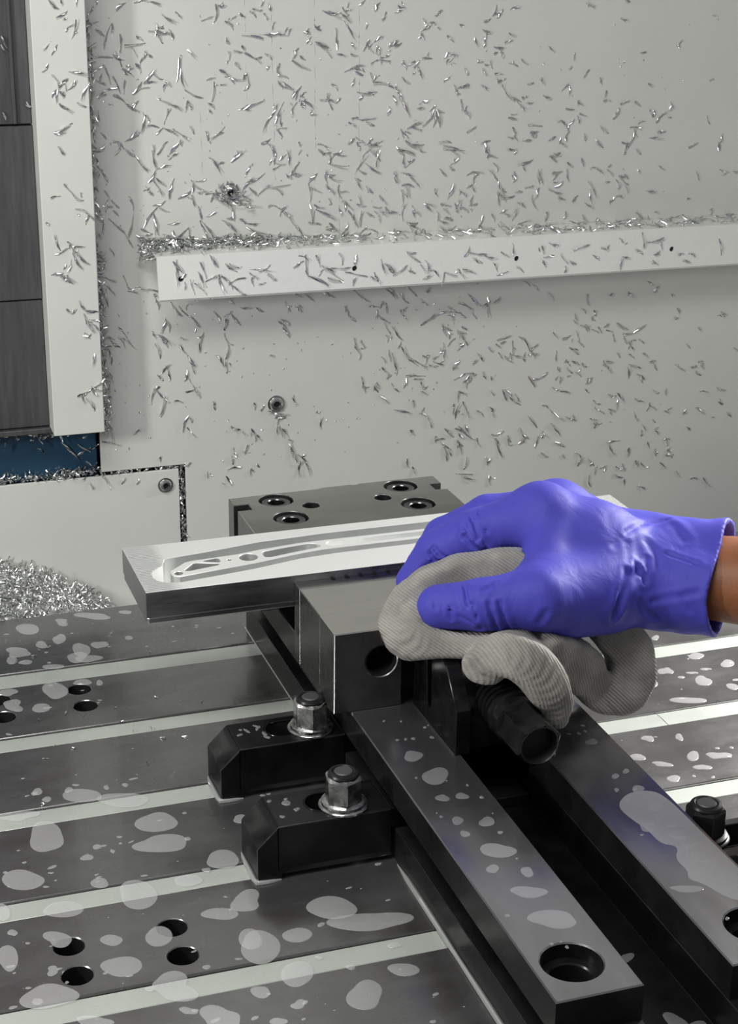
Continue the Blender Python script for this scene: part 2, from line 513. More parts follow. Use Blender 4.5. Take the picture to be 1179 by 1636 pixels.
# ------------------------------------------------------------------ machine table
tab = thing('machine_table', (360, 800, -30), 'steel milling table with T slots, wet with coolant', 'table')
SL = [(600, 618.5), (694, 713), (790, 808.6), (885, 904.8), (982, 1001.5), (1075, 1098)]
rng = random.Random(5)
edges = [420]+[v for s in SL for v in s]+[1193]
HOLES = {4: [], 0: []}
for k in range(0, len(edges), 2):
    y0, y1 = edges[k], edges[k+1]
    hs = []
    for cy in (730.5, 757.2, 1032, 1058.5):
        if y0 < cy < y1:
            for cx in (39, 95.5, 151.5, 700, 756): hs.append(circle(cx, cy, 8.3, 24))
    bm = bmesh.new()
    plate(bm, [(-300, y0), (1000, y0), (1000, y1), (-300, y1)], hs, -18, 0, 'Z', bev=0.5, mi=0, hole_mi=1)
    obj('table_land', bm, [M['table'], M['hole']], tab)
bm = bmesh.new()
box(bm, -300, 1000, 420, 1193, -30, -18.2)
obj('table_body', bm, M['hole'], tab)

# pale strips lying in the slots
names = ['nearest the camera at the bottom edge', 'second', 'third', 'fourth', 'fifth', 'sixth']
strip_lab = ['pale slot cover strip in the table slot nearest the camera',
             'pale slot cover strip running under the front end of the vise',
             'pale slot cover strip just in front of the foremost clamp',
             'pale slot cover strip between the two clamps left of the vise',
             'pale slot cover strip behind the rear clamp, left and right of the jaws',
             'pale slot cover strip farthest back, under the overhanging workpiece end']
for i, (a, b) in enumerate(SL):
    segs = [(-300, 1000)]
    if i == 3: segs = [(-300, 524.4), (525, 1000)]
    for j, (x0, x1) in enumerate(segs):
        bm = bmesh.new()
        prism(bm, [(a+0.5, -6), (b-0.5, -6), (b-0.5, -1.9), (b-1.6, -1.0), ((a+b)/2, -0.7), (a+1.6, -1.0), (a+0.5, -1.9)], x0, x1, 'X')
        lb = strip_lab[i]
        if i == 3: lb = ['pale slot cover strip between the two clamps, up to the butt joint', 'pale slot cover strip right of the butt joint beside the hanging cloth'][j]
        obj('slot_cover', bm, M['strip'], label=lb, cat='slot cover', group='slot covers in the table', smooth=20)

# ------------------------------------------------------------------ vise
vise = thing('machine_vise', (360, 840, 0), 'dark steel two rail machine vise clamped on the milling table', 'vise')
# base casting
bm = bmesh.new()
prism(bm, [(290, 0.05), (430, 0.05), (430, 20.7), (418, 20.7), (418, 34.6), (381.5, 34.6), (381.5, 13), (335.5, 13), (335.5, 34.6), (302, 34.6), (302, 20.7), (290, 20.7)],
      540, 1122, 'Y', bev=0.4)
for f in bm.faces:
    if 335.3 < f.calc_center_median().x < 381.7: f.material_index = 1  # shade between the rails put into the colour of these faces
base = obj('base', bm, [M['vise_side'], M['blackened']], vise)
for x0, x1 in ((290, 335.2), (382, 430)):
    bm = bmesh.new()
    cx = 310.3 if x0 < 300 else 409.7
    plate(bm, [(x0, 567.8), (x1, 567.8), (x1, 1122), (x0, 1122)], [circle(cx, 594, 15.2, 40)], 34.7, 54.5, 'Z', bev=0.7, mi=1, top_mi=0, hole_mi=1)
    rl = obj('rail', bm, [M['vise'], M['vise_side']], vise)
    bm = bmesh.new()
    lathe(bm, [(15.1, 44), (15.1, 46), (11.0, 46), (10.4, 45.2), (10.4, 35.5), (0, 35.2), (0, 35)], (cx, 594, 0), 'Z', 40, mis=[0, 1, 1, 0, 0, 0])
    obj('counterbore_step', bm, [M['hole'], M['vise_side']], rl)
bm = bmesh.new()
box(bm, 336.2, 380.8, 798, 1010, 13.2, 20, bev=0.4)
obj('guide_plate', bm, M['vise_side'], vise)

# rear fixed jaw with notches and counterbored holes
bolts = [(310, 1106.3), (310.4, 1068.3), (408.6, 1109), (408.1, 1069.4)]
pins = [(331.6, 1088.6), (387.4, 1089)]
outer = [(277.3, 1032.2), (440.5, 1032.2), (440.5, 1092.5), (431.5, 1094), (431.5, 1107), (440.5, 1107), (440.5, 1123.6), (379, 1123.2), (378.2, 1121.6), (374.6, 1121.6),
         (374.2, 1123), (351, 1122.6), (346, 1120.6), (277.3, 1119.2), (277.3, 1104.2), (288.3, 1104.2), (288.3, 1092.2), (277.3, 1092.2)]
bm = bmesh.new()
plate(bm, outer, [circle(x, y, 12.8, 32) for x, y in bolts]+[circle(x, y, 6.4, 24) for x, y in pins], 54.6, 108.3, 'Z', bev=0.5, mi=1, top_mi=0, hole_mi=2)
fj = obj('fixed_jaw', bm, [M['jaw'], M['jaw_side'], M['hole']], vise)
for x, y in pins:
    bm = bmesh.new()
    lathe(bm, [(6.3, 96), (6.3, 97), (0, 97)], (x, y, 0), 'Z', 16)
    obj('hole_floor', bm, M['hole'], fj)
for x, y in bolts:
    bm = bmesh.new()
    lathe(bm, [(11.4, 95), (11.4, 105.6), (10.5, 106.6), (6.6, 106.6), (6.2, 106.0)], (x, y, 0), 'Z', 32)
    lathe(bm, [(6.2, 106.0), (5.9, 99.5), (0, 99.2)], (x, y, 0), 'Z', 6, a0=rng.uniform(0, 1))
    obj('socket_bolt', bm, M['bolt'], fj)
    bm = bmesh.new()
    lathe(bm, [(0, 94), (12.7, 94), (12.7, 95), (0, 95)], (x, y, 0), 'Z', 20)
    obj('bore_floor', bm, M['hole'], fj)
# hidden faces of the jaw plate in contact with the workpiece
# front movable jaw: two wings with bored ends, recessed in the middle
bm = bmesh.new()
prism(bm, [(279, 897), (441, 897), (441, 941), (279, 941)], 54.6, 108.3, 'Z', bev=0.5)
mj_mi = len(bm.faces)
for x0, x1, cx in ((279, 323.2, 309.4), (396.8, 441, 410.6)):
    plate(bm, [(x0, 54.6), (x1, 54.6), (x1, 108.3), (x0, 108.3)], [circle(cx, 86.6, 10.4, 36)], 897.3, 868, 'Y', bev=0.6, mi=0, hole_mi=2)
prism(bm, [(323.2, 888), (396.8, 888), (396.8, 897.2), (323.2, 897.2)], 54.6, 100, 'Z')
bm.normal_update()
for f in bm.faces:
    if f.material_index == 0:
        nn = f.normal
        f.material_index = 0 if (nn.z > 0.9 and f.calc_center_median().z > 108) else (1 if max(abs(nn.x), abs(nn.y), abs(nn.z)) > 0.95 else 3)
mj = obj('movable_jaw', bm, [M['jaw'], M['jaw_side'], M['hole'], M['edge']], vise)
bm = bmesh.new()
lathe(bm, [(10.4, 868.9), (9.5, 868.9), (9.3, 893), (0, 893)], (309.4, 0, 86.6), 'Y', 36)
obj('bore_shade', bm, M['hole'], mj)  # added dark surface standing in for the shade in the bore
def jaw_plate(y0, y1, x0, x1):
    top = [(x0, 108.3)]
    x = x0+26
    while x < x1-8:
        top += [(x-1.5, 108.3), (x-1.2, 107.0), (x, 106.4), (x+1.2, 107.0), (x+1.5, 108.3)]
        x += 9.6
    top += [(x1, 108.3)]
    bm = bmesh.new()
    prism(bm, [(x1, 54.7), (x0, 54.7)]+top, y1-3.4, y1, 'Y')
    prism(bm, [(x1, 54.7), (x0, 54.7), (x0, 108.3), (x1, 108.3)], y0, y1-3.4, 'Y', bev=0.25)
    bm.normal_update()
    for f in bm.faces:
        f.material_index = 0 if (f.normal.z > 0.9 and f.calc_center_median().z > 108) else (1 if max(abs(f.normal.x), abs(f.normal.y), abs(f.normal.z)) > 0.95 else 2)
        if 106 < f.calc_center_median().z < 108.1 and abs(f.normal.y) < 0.9 and f.calc_center_median().y > y1-3.6 and x0+8 < f.calc_center_median().x < x1-4: f.material_index = 3
    return bm
o = obj('jaw_plate', jaw_plate(941.2, 952.8, 279, 441), [M['jaw'], M['jaw_side'], M['edge'], M['hole']], mj)
bm = bmesh.new()
lathe(bm, [(0, -0.15), (3.3, -0.15), (3.3, 0.4), (0, 0.4)], (279, 945.5, 77), 'X', 20)
obj('side_hole', bm, M['hole'], o)
# central carriage that drives the jaw: cheeks with a long slot, sloping top
prof = [(868.2, 54.7), (868.2, 106), (820, 106), (815, 104.5), (797, 83), (797, 54.7)]
bm = bmesh.new()
slot = [(847, 98.5), (842, 100.5), (838.5, 98.5), (837.5, 68), (840, 64.5), (844, 66)]
for x0, x1 in ((331, 340), (380, 389)):
    plate(bm, prof, [slot], x1, x0, 'X', bev=0.5)
prism(bm, [(868, 55), (868, 105.5), (822, 105.5), (801, 82), (801, 55)], 340, 380, 'X', bev=0.4)
box(bm, 350, 371, 829, 858, 106, 107.4, bev=0.5)
car = obj('carriage', bm, M['spindle'], mj)
bm = bmesh.new()
tube(bm, [(330.7, 866, 55.2), (330.7, 830, 55.2), (330.7, 797.5, 55.2)], 0.55, 6)
obj('foot_glint', bm, M['edge'], car)  # bright tube standing in for a reflection along the carriage foot
# threaded spindle with collar and hexagon end
spx, spz = 360, 84
bm = bmesh.new()
pr = [(0, 862)]
y = 861
pr.append((14.2, y))
while y > 786:
    pr += [(14.2, y-1.4), (11.6, y-2.6), (11.6, y-3.8), (14.2, y-5.0)]
    y -= 5.0
pr += [(13.2, 781.5), (0, 781)]
lathe(bm, pr, (spx, 0, spz), 'Y', 36)
sp = obj('spindle', bm, M['spindle'], vise, smooth=25)
bm = bmesh.new()
lathe(bm, [(11, 786), (14.8, 785.5), (14.8, 782.5), (13.6, 781.8), (13.6, 778.5), (14.4, 778), (14.4, 772.5), (12, 771), (0, 771)], (spx, 0, spz), 'Y', 36)
obj('collar', bm, M['blackened'], sp)
bm = bmesh.new()
R6 = 14.0
lathe(bm, [(R6, 772), (R6, 745.5), (R6-1.6, 744)], (spx, 0, spz), 'Y', 6, a0=0.30, mis=[0, 0])
lathe(bm, [(R6-2.2, 744), (11.2, 743.7), (10.6, 744.6), (10.2, 752), (0, 752)], (spx, 0, spz), 'Y', 24, a0=0.42, mis=[2, 2, 2, 2])
for f in bm.faces: f.smooth = False
obj('hexagon_end', bm, [M['spindle'], M['nut_dark'], M['hole']], sp)

# thin coolant films and drops on the rails and on the floor between them
rr = random.Random(21)
RAIL_DROPS = [
 (307.6, 804.4, 6.1, 5.8, 0.68), (311.8, 778.4, 10.1, 7.2, 1.14), (306.6, 754.3, 4.1, 3.5, 1.04), (317.8, 752.9, 3.9, 3.4, 3.08),
 (305.8, 729.4, 3.9, 3.4, 0.98), (320.6, 723.3, 5.2, 4.1, 1.04), (304.6, 715.6, 3.2, 2.7, 1.01), (314.8, 694.7, 9.0, 7.3, 3.01),
 (305.5, 679.4, 4.2, 3.2, 1.04), (321.4, 671.2, 4.7, 3.2, 1.06), (314.8, 654.1, 9.6, 5.0, 2.87), (316.4, 628.8, 12.5, 7.4, 2.9),
 (323.2, 711.0, 1.9, 1.3, 1.08), (416.2, 730.3, 4.3, 3.1, 0.9), (416.2, 710.1, 4.5, 3.8, -2.82), (415.9, 689.5, 3.2, 2.5, -3.1),
 (413.8, 679.4, 5.6, 4.3, -3.14), (414.6, 668.6, 3.6, 2.9, -2.91), (416.5, 652.6, 4.4, 2.9, 3.02), (411.2, 696.4, 2.0, 1.3, 0.93),
 (410.4, 747.0, 3.0, 2.1, 0.93), (418.9, 750.4, 3.0, 1.8, 1.0), (415.5, 788.6, 4.0, 3.3, 0.8), (402.5, 692.4, 5.5, 4.5, 0.62),
 (404.0, 732.7, 2.1, 1.4, 0.98), (315.0, 824.5, 1.6, 1.5, 0.82), (326.3, 822.6, 1.6, 1.5, 0.78), (393.2, 631.9, 9.6, 2.8, 2.85)
]
bm = bmesh.new()
for (x, y, a, b, rot) in RAIL_DROPS:
    blob(bm, x, y, 54.5, a, b, rot, rr, h=0.12)
for i in range(34):
    x = rr.choice([rr.uniform(293, 332), rr.uniform(385, 427)]); yy = rr.uniform(600, 860)
    q = rr.uniform(0.5, 1.3)
    blob(bm, x, yy, 54.5, q*1.3, q, rr.uniform(0, 3), rr, h=0.35, n=10)
obj('coolant_drops', bm, M['puddle_dark'], vise, kind='stuff')
bm = bmesh.new()                          # wet film on the right rail, its pale shape standing in for a reflection
wet = [(395.8, 716.6), (397.4, 700.8), (400.7, 688.9), (400.5, 674.4), (408.9, 669.1), (400.7, 658.9), (401.8, 646.1), (397.7, 640.0), (403.7, 633.3), (406.7, 622.8), (412.1, 614.0), (427.5, 609.1), (428.2, 641.3), (427.7, 678.9), (427.4, 720.9), (419.2, 727.9), (407.1, 727.3)]
wet = [(min(x, 428.6), y) for x, y in wet]
for _ in range(3):                          # round the outline off
    wet = [p for a, b in zip(wet, wet[1:]+wet[:1]) for p in ((a[0]*.75+b[0]*.25, a[1]*.75+b[1]*.25), (a[0]*.25+b[0]*.75, a[1]*.25+b[1]*.75))]
plate(bm, wet, [], 54.51, 54.55, 'Z')
obj('wet_glare', bm, M['puddle_dark'], vise, kind='stuff', smooth=0)
bm = bmesh.new()
for (x, y, a, b, rot) in [(372, 577, 9, 5, 0.3), (365, 586, 5, 7, 0.2), (366, 640, 5, 3, 0.4), (350, 688, 6, 4, .1), (358, 622, 4, 2, 0)]:
    blob(bm, x, y, 13, a, b, rot, rr, h=0.3)
obj('coolant_pool', bm, M['puddle_dark'], vise, kind='stuff')

# ------------------------------------------------------------------ clamps and their nuts
def clamp(x_foot, yc, w, side, label):
    """bridge clamp: chamfered heel on the table, nose in the groove of the vise; side=+1 left of the vise"""
    t_c = (x_foot+40*side, yc, 0)
    X = lambda u: x_foot+side*u
    f = thing('bridge_clamp', (t_c[0], yc, 0), label, 'clamp', 'bridge clamps holding the vise')
    # side walls and the slotted top are built as one body: an upper plate with the slot, heel and nose blocks
    bm = bmesh.new()
    y0, y1 = yc-w/2, yc+w/2
    xa, xb = 34, 71
    sl = obround(min(X(xa+10), X(xb-10)), max(X(xa+10), X(xb-10)), yc+1.5, 10.2)
    xs = sorted((X(12.6), X(80.0)))
    plate(bm, [(xs[0], y0), (xs[1], y0), (xs[1], y1), (xs[0], y1)], [sl], 7, 34.4, 'Z', bev=0.7, mi=0, hole_mi=1)
    hp = [(X(u), z) for u, z in [(0, 0.1), (14.5, 0.1), (15.5, 4), (20, 7.0), (12.65, 7.1), (12.6, 34.4), (0, 22)]]
    prism(bm, hp, y0, y1, 'Y', bev=0.7)
    np_ = [(X(u), z) for u, z in [(79.9, 21.3), (90, 21.3), (90.5, 33.4), (79.9, 34.3)]]
    prism(bm, np_, y0+1, y1-1, 'Y', bev=0.3)
    body = obj('body', bm, [M['blackened'], M['hole']], f)
    bm = bmesh.new()                      # bright lines along the near edges
    tube(bm, [(X(0.2), y0+0.4, 0.6), (X(0.25), y0+0.4, 21.8)], 0.42, 6)
    tube(bm, [(X(0.3), y0+0.4, 21.9), (X(12.6), y0+0.5, 34.1), (X(60), y0+0.5, 34.1)], 0.36, 6)
    obj('bright_edge', bm, M['bolt'], body)
    bm = bmesh.new()
    ringp = [(x, y, 34.4) for x, y in sl]; tube(bm, ringp+[ringp[0]], 0.5, 6)
    obj('slot_rim', bm, M['spindle'], body)
    bm = bmesh.new()                      # bead of coolant round the heel
    tube(bm, [(X(-0.6), y1-2, 0.3), (X(-1.1), y1-8, 0.5), (X(-1.2), yc, 0.6), (X(-1.0), y0+3, 0.6), (X(-0.4), y0-0.6, 0.6), (X(4), y0-1.0, 0.6), (X(9), y0-1.0, 0.5), (X(14), y0-0.4, 0.3)],
         [0.5, 1.2, 1.5, 1.6, 1.7, 1.5, 1.3, 0.5], 8)
    obj('coolant_bead', bm, M['bead'], f, kind='stuff')
    bm = bmesh.new()
    for i in range(7):
        xx, yy2 = X(rr.uniform(14, 33)), rr.uniform(y0+4, y1-4)
        blob(bm, xx, yy2, 34.4, rr.uniform(1, 4), rr.uniform(0.8, 2.6), rr.uniform(0, 3), rr, h=0.3, n=14)
    obj('coolant_drops', bm, M['puddle_dark'], f, kind='stuff')

def flange_nut(x, y, label, dark=False):
    t = thing('flange_nut', (x, y, 34.5), label, 'nut', 'flange nuts on the clamps')
    z0 = 34.5
    m = M['nut_dark'] if dark else M['nut']
    bm = bmesh.new()
    lathe(bm, [(8, z0), (14.4, z0), (14.6, z0+1.2), (14.0, z0+1.8), (12.6, z0+2.1), (13.2, z0+2.5), (13.0, z0+3.6), (11.3, z0+4.4), (8, z0+4.4)], (x, y, 0), 'Z', 36)
    obj('washer_flange', bm, m, t)
    bm = bmesh.new()
    hx = bmesh.new()
    lathe(hx, [(10.3, z0+4.2), (11.35, z0+5.0), (11.35, z0+18.4), (10.2, z0+20.2), (7.6, z0+20.8)], (x, y, 0), 'Z', 6, a0=0.40)
    bmesh.ops.bevel(hx, geom=[e for e in hx.edges if abs(e.verts[0].co.z-e.verts[1].co.z) > 8], offset=0.45, segments=1, affect='EDGES')
    join(bm, hx, None)
    obj('hexagon', bm, m, t, smooth=18)
    bm = bmesh.new()
    lathe(bm, [(9.2, z0+19.2), (9.3, z0+20.9), (8.6, z0+22.0), (6.9, z0+22.5), (6.2, z0+22.0), (5.4, z0+22.0)], (x, y, 0), 'Z', 32)
    obj('collar_ring', bm, M['nut_dark'], t)
    bm = bmesh.new()
    lathe(bm, [(5.5, z0+21), (5.5, z0+22.3), (4.9, z0+22.8), (0, z0+22.9)], (x, y, 0), 'Z', 24)
    obj('stud_end', bm, M['stud'], t)
clamp(209.3, 895.2, 34.6, 1, 'black bridge clamp behind, heel on the pale slot strip, slot filled by a silver nut')
clamp(207.0, 801.8, 36.0, 1, 'black bridge clamp in front, nearest of the two left of the vise')
clamp(512.0, 697.0, 36.0, -1, 'black clamp right of the vise, cut by the right edge of the photo')
flange_nut(271.2, 891.5, 'worn silver flange nut on the rear left clamp beside the jaw')
flange_nut(262.0, 796.2, 'worn silver flange nut on the front left clamp')
flange_nut(443.6, 701.2, 'dark flange nut right of the vise behind the wet rail', True)

# line of coolant along the foot of the vise
bm = bmesh.new()
tube(bm, [(289.3, 778, 0.4), (288.9, 760, 1.0), (288.7, 720, 1.4), (288.8, 680, 1.2), (288.7, 640, 1.5), (288.8, 600, 1.3), (288.9, 560, 1.2)],
     [0.3, 1.6, 1.7, 1.3, 1.7, 1.5, 1.5], 8)
tube(bm, [(289.6, 1125, 0.3), (289.6, 1060, 0.5), (289.6, 1000, 0.5), (289.6, 930, 0.3)], 0.5, 6)
obj('coolant_bead', bm, M['bead'], vise, kind='stuff')

# ------------------------------------------------------------------ coolant puddles on the table
PUDDLES = [
 (100.3, 870.3, 15.7, 10.9, 1.58), (80.6, 828.4, 13.0, 9.4, 2.63), (121.7, 811.9, 5.6, 4.8, 2.25), (140.3, 794.0, 13.9, 11.0, 1.57),
 (98.3, 792.1, 11.8, 7.2, 2.74), (166.1, 866.4, 12.5, 11.2, 2.31), (164.2, 841.9, 15.9, 9.6, 2.78), (152.1, 898.8, 16.3, 8.3, 2.79),
 (87.2, 899.2, 10.7, 5.8, 2.76), (128.6, 911.8, 13.3, 7.6, 2.76), (119.5, 840.6, 3.8, 3.2, 2.36), (127.1, 850.2, 2.9, 2.5, 1.88),
 (118.0, 755.7, 5.9, 5.0, 2.45), (91.0, 765.6, 8.2, 6.1, 2.61), (143.0, 751.2, 8.8, 7.6, 1.69), (119.0, 731.0, 10.4, 8.9, 2.43),
 (63.3, 756.9, 11.2, 5.5, 1.5), (83.9, 738.3, 3.9, 3.1, 1.75), (78.8, 717.5, 13.9, 10.1, 2.64), (141.1, 705.5, 12.1, 10.3, 2.56),
 (192.5, 725.2, 14.1, 11.3, 1.39), (196.2, 769.0, 9.4, 8.9, 1.95), (179.6, 761.6, 9.7, 6.0, 2.79), (214.4, 729.5, 8.5, 6.3, 2.8),
 (204.6, 696.6, 10.7, 8.5, 1.32), (182.3, 687.8, 5.2, 4.8, 1.57), (198.0, 672.0, 3.8, 3.5, 2.69), (157.7, 674.0, 10.4, 8.8, 2.65),
 (143.7, 684.3, 4.1, 3.0, 2.73), (97.1, 690.5, 7.8, 4.9, 2.74), (184.6, 662.2, 4.4, 2.9, 2.8), (65.7, 799.4, 7.4, 4.7, 1.58),
 (170.2, 799.0, 8.2, 5.7, 2.75), (194.3, 814.5, 10.3, 9.2, 2.55), (214.8, 855.5, 4.4, 3.8, 1.48), (118.8, 1132.2, 9.9, 7.4, 2.6),
 (112.6, 1119.7, 6.5, 4.0, 1.55), (121.7, 1113.5, 4.8, 4.0, 2.33), (151.4, 1146.1, 9.0, 4.6, 1.47), (163.9, 1122.6, 11.0, 6.8, 1.49),
 (158.7, 1110.7, 8.8, 7.1, 1.7), (178.3, 1127.2, 6.7, 5.5, 1.65), (166.2, 1106.2, 9.2, 6.3, 2.72), (139.7, 1100.2, 7.7, 4.1, 2.78),
 (182.5, 1180.8, 13.6, 5.9, 2.81), (158.0, 1176.2, 6.1, 5.1, 1.81), (131.1, 1171.3, 10.1, 8.6, 2.21), (207.9, 1180.4, 4.9, 3.6, 2.71),
 (201.5, 1132.7, 3.5, 3.1, 2.0), (137.0, 1140.1, 5.7, 4.5, 1.71), (135.1, 1061.7, 12.9, 8.6, 1.54), (155.7, 1068.6, 7.6, 4.0, 2.78),
 (166.9, 1064.0, 4.0, 2.6, 1.49), (103.3, 1068.6, 6.5, 5.4, 2.24), (104.0, 1047.4, 8.1, 6.8, 2.02), (121.9, 1037.8, 7.0, 6.0, 2.05),
 (239.9, 748.5, 13.9, 10.9, 2.83), (255.6, 729.6, 18.9, 10.0, 2.84), (232.5, 668.8, 11.3, 9.6, 1.21), (258.8, 683.0, 8.5, 5.4, 2.85),
 (189.3, 733.9, 9.1, 6.7, 1.37), (615.9, 1018.7, 5.4, 3.4, 2.98), (582.5, 1013.6, 4.6, 2.8, 0.97), (562.1, 960.0, 6.5, 4.8, 0.81),
 (596.2, 975.8, 6.4, 5.1, -2.99), (612.0, 957.5, 6.7, 4.8, 0.77), (580.2, 937.2, 8.4, 5.6, 0.87), (579.0, 951.5, 4.1, 2.0, 2.9),
 (554.7, 913.3, 12.9, 4.8, 2.87), (501.2, 871.5, 4.7, 3.9, 0.53), (534.8, 836.6, 7.2, 4.9, 3.04), (516.6, 825.8, 5.1, 3.9, -3.09),
 (518.2, 840.9, 6.9, 4.0, 0.96), (482.4, 850.5, 5.4, 4.6, 0.48), (493.7, 837.4, 6.6, 3.3, 2.9), (543.6, 943.5, 5.1, 3.1, 0.98),
 (591.7, 954.0, 3.7, 2.1, 2.93), (595.8, 922.9, 5.4, 4.2, 0.62), (568.0, 947.4, 2.8, 2.0, 3.06), (491.6, 818.4, 5.0, 3.9, -3.12),
 (522.2, 866.7, 5.4, 2.5, 1.02), (261.3, 704.8, 3.4, 2.8, 2.9), (232.9, 693.6, 2.6, 2.2, 2.84), (219.6, 706.5, 1.7, 1.6, 2.24),
 (129.1, 707.7, 2.6, 2.1, 2.64), (72.7, 715.1, 3.2, 2.5, 2.57), (161.0, 716.8, 2.2, 1.9, 1.63), (68.5, 778.8, 3.1, 2.5, 1.93),
 (134.9, 842.7, 2.1, 1.4, 1.51), (182.6, 806.5, 2.6, 2.1, 1.48), (179.9, 842.7, 2.1, 1.8, 1.61), (103.0, 924.8, 4.0, 3.3, 1.85),
 (107.2, 913.8, 3.3, 2.8, 2.16), (122.0, 921.2, 3.2, 2.6, 1.76), (144.9, 917.1, 2.4, 1.9, 1.64), (156.7, 916.6, 2.4, 1.9, 1.61),
 (100.8, 923.1, 2.4, 1.9, 1.72)
]
rr = random.Random(77)
bm = bmesh.new()
def on_land(y):
    return not any(a-1 < y < b+1 for a, b in SL)
for i, (x, y, a, b, rot) in enumerate(PUDDLES):
    blob(bm, x, y, 0.0, a, b, rot, rr, h=0.08+0.0021*i, n=40, wob=rr.choice((0.1, 0.17, 0.28)))
for i in range(420):
    x, y = rr.uniform(60, 280), rr.uniform(600, 1185)
    if rr.random() < 0.4: x = rr.uniform(440, 640)
    if not on_land(y) or (175 < x < 292 and 880 < y < 1105): continue
    q = rr.uniform(0.3, 1.35)**1.4
    blob(bm, x, y, 0.0, q*rr.uniform(1, 2.2), q, rr.gauss(0, 0.3), rr, h=0.15, n=10)
obj('coolant_puddles', bm, M['puddle'], tab, kind='stuff')

# ------------------------------------------------------------------ workpiece held in the jaws
wp = thing('aluminium_workpiece', (364, 992, 90.8), 'long aluminium billet with a half milled arm in its pocket, gripped in the vise', 'workpiece')
zt = 113.6
pocket = [(205.6, 963.3), (256.5, 971.3), (291, 979.6), (316, 982.0), (344, 982.6), (500, 982.8), (516, 985), (524, 993), (524, 1008), (516, 1017), (500, 1019.5), (404, 1019.5), (319, 1019.4), (302, 1018.2),
          (273, 1016.6), (235, 1009.5), (209.4, 1005.8), (204.5, 1004.5), (203.0, 1000), (200.5, 994), (194, 988), (191.4, 983), (191.2, 975), (192.6, 970), (196, 966.4)]
bm = bmesh.new()
plate(bm, [(181.5, 953), (545.5, 953), (545.5, 1032), (181.5, 1032)], [pocket], 96, zt, 'Z', bev=0.35, mi=1, top_mi=0, hole_mi=2)
prism(bm, [(181.9, 953.6), (545.1, 953.6), (545.1, 1031.4), (181.9, 1031.4)], 90.8, 96.2, 'Z', bev=1.3, mi=2)
bm.normal_update()
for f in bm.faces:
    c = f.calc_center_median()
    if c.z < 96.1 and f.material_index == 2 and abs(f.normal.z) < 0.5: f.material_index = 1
bill = obj('billet', bm, [M['alu_top'], M['alu_side'], M['alu_pocket']], wp)
zp = 112.4
arm = [(203.6, 982), (205.0, 977.2), (208.4, 975.2), (259.7, 983.2), (294.5, 991.2), (311, 993.6), (330, 993.8), (500, 994.2), (510, 997), (512, 1003), (508, 1008), (498, 1009.6), (395, 1009.5), (317, 1009.8), (300, 1009.6),
       (270, 1005.6), (252.3, 1001.8), (222, 999.6), (216.6, 998.0), (212, 993.4), (204.6, 986.2)]
tri1 = [(213.6, 985.2), (214.4, 983.4), (216.6, 983.0), (236.5, 987.0), (238.4, 988.2), (237.6, 989.6), (224.3, 995.0), (221.2, 994.4)]
tri2 = [(229.2, 997.6), (229.0, 995.8), (238.2, 991.8), (239.8, 992.6), (240, 998.2), (238.6, 999.4)]
slot1 = [(269.6, 994.4), (270.4, 991.4), (273.6, 990.6), (291.5, 994.6), (306, 997.2), (310.6, 998.4), (311.4, 1001.2), (310, 1004.0), (305.0, 1006.6), (281.7, 1003.2), (272, 1001.6), (270, 999.4)]
long_ = [(316.4, 1000.6), (317.4, 998.6), (320.0, 997.8), (494, 998.2), (497, 1000.4), (497, 1003.2), (494, 1005.6), (320, 1006.0), (317.6, 1005.2), (316.4, 1003.4)]
bm = bmesh.new()
plate(bm, arm, [circle(208.8, 981.2, 2.9, 20), tri1, tri2, circle(246, 994, 1.5, 12), circle(259.3, 994.6, 6.3, 32), slot1, long_], 96.25, zp, 'Z', bev=0.25, mi=1, top_mi=0, hole_mi=1)
obj('milled_arm', bm, [M['alu_top'], M['alu_pocket']], wp)

# ------------------------------------------------------------------ soft bodies: signed distance fields meshed with surface nets
def cap(P, a, b, ra, rb):
    """distance to a tapered capsule"""
    a = np.array(a, float); b = np.array(b, float)
    ba = b-a
    t = np.clip(((P-a)@ba)/(ba@ba), 0, 1)
    return np.linalg.norm(P-a-t[:, None]*ba, axis=1)-(ra+(rb-ra)*t)

def smin(a, b, k):
    h = np.clip(0.5+0.5*(b-a)/k, 0, 1)
    return b+(a-b)*h-k*h*(1-h)

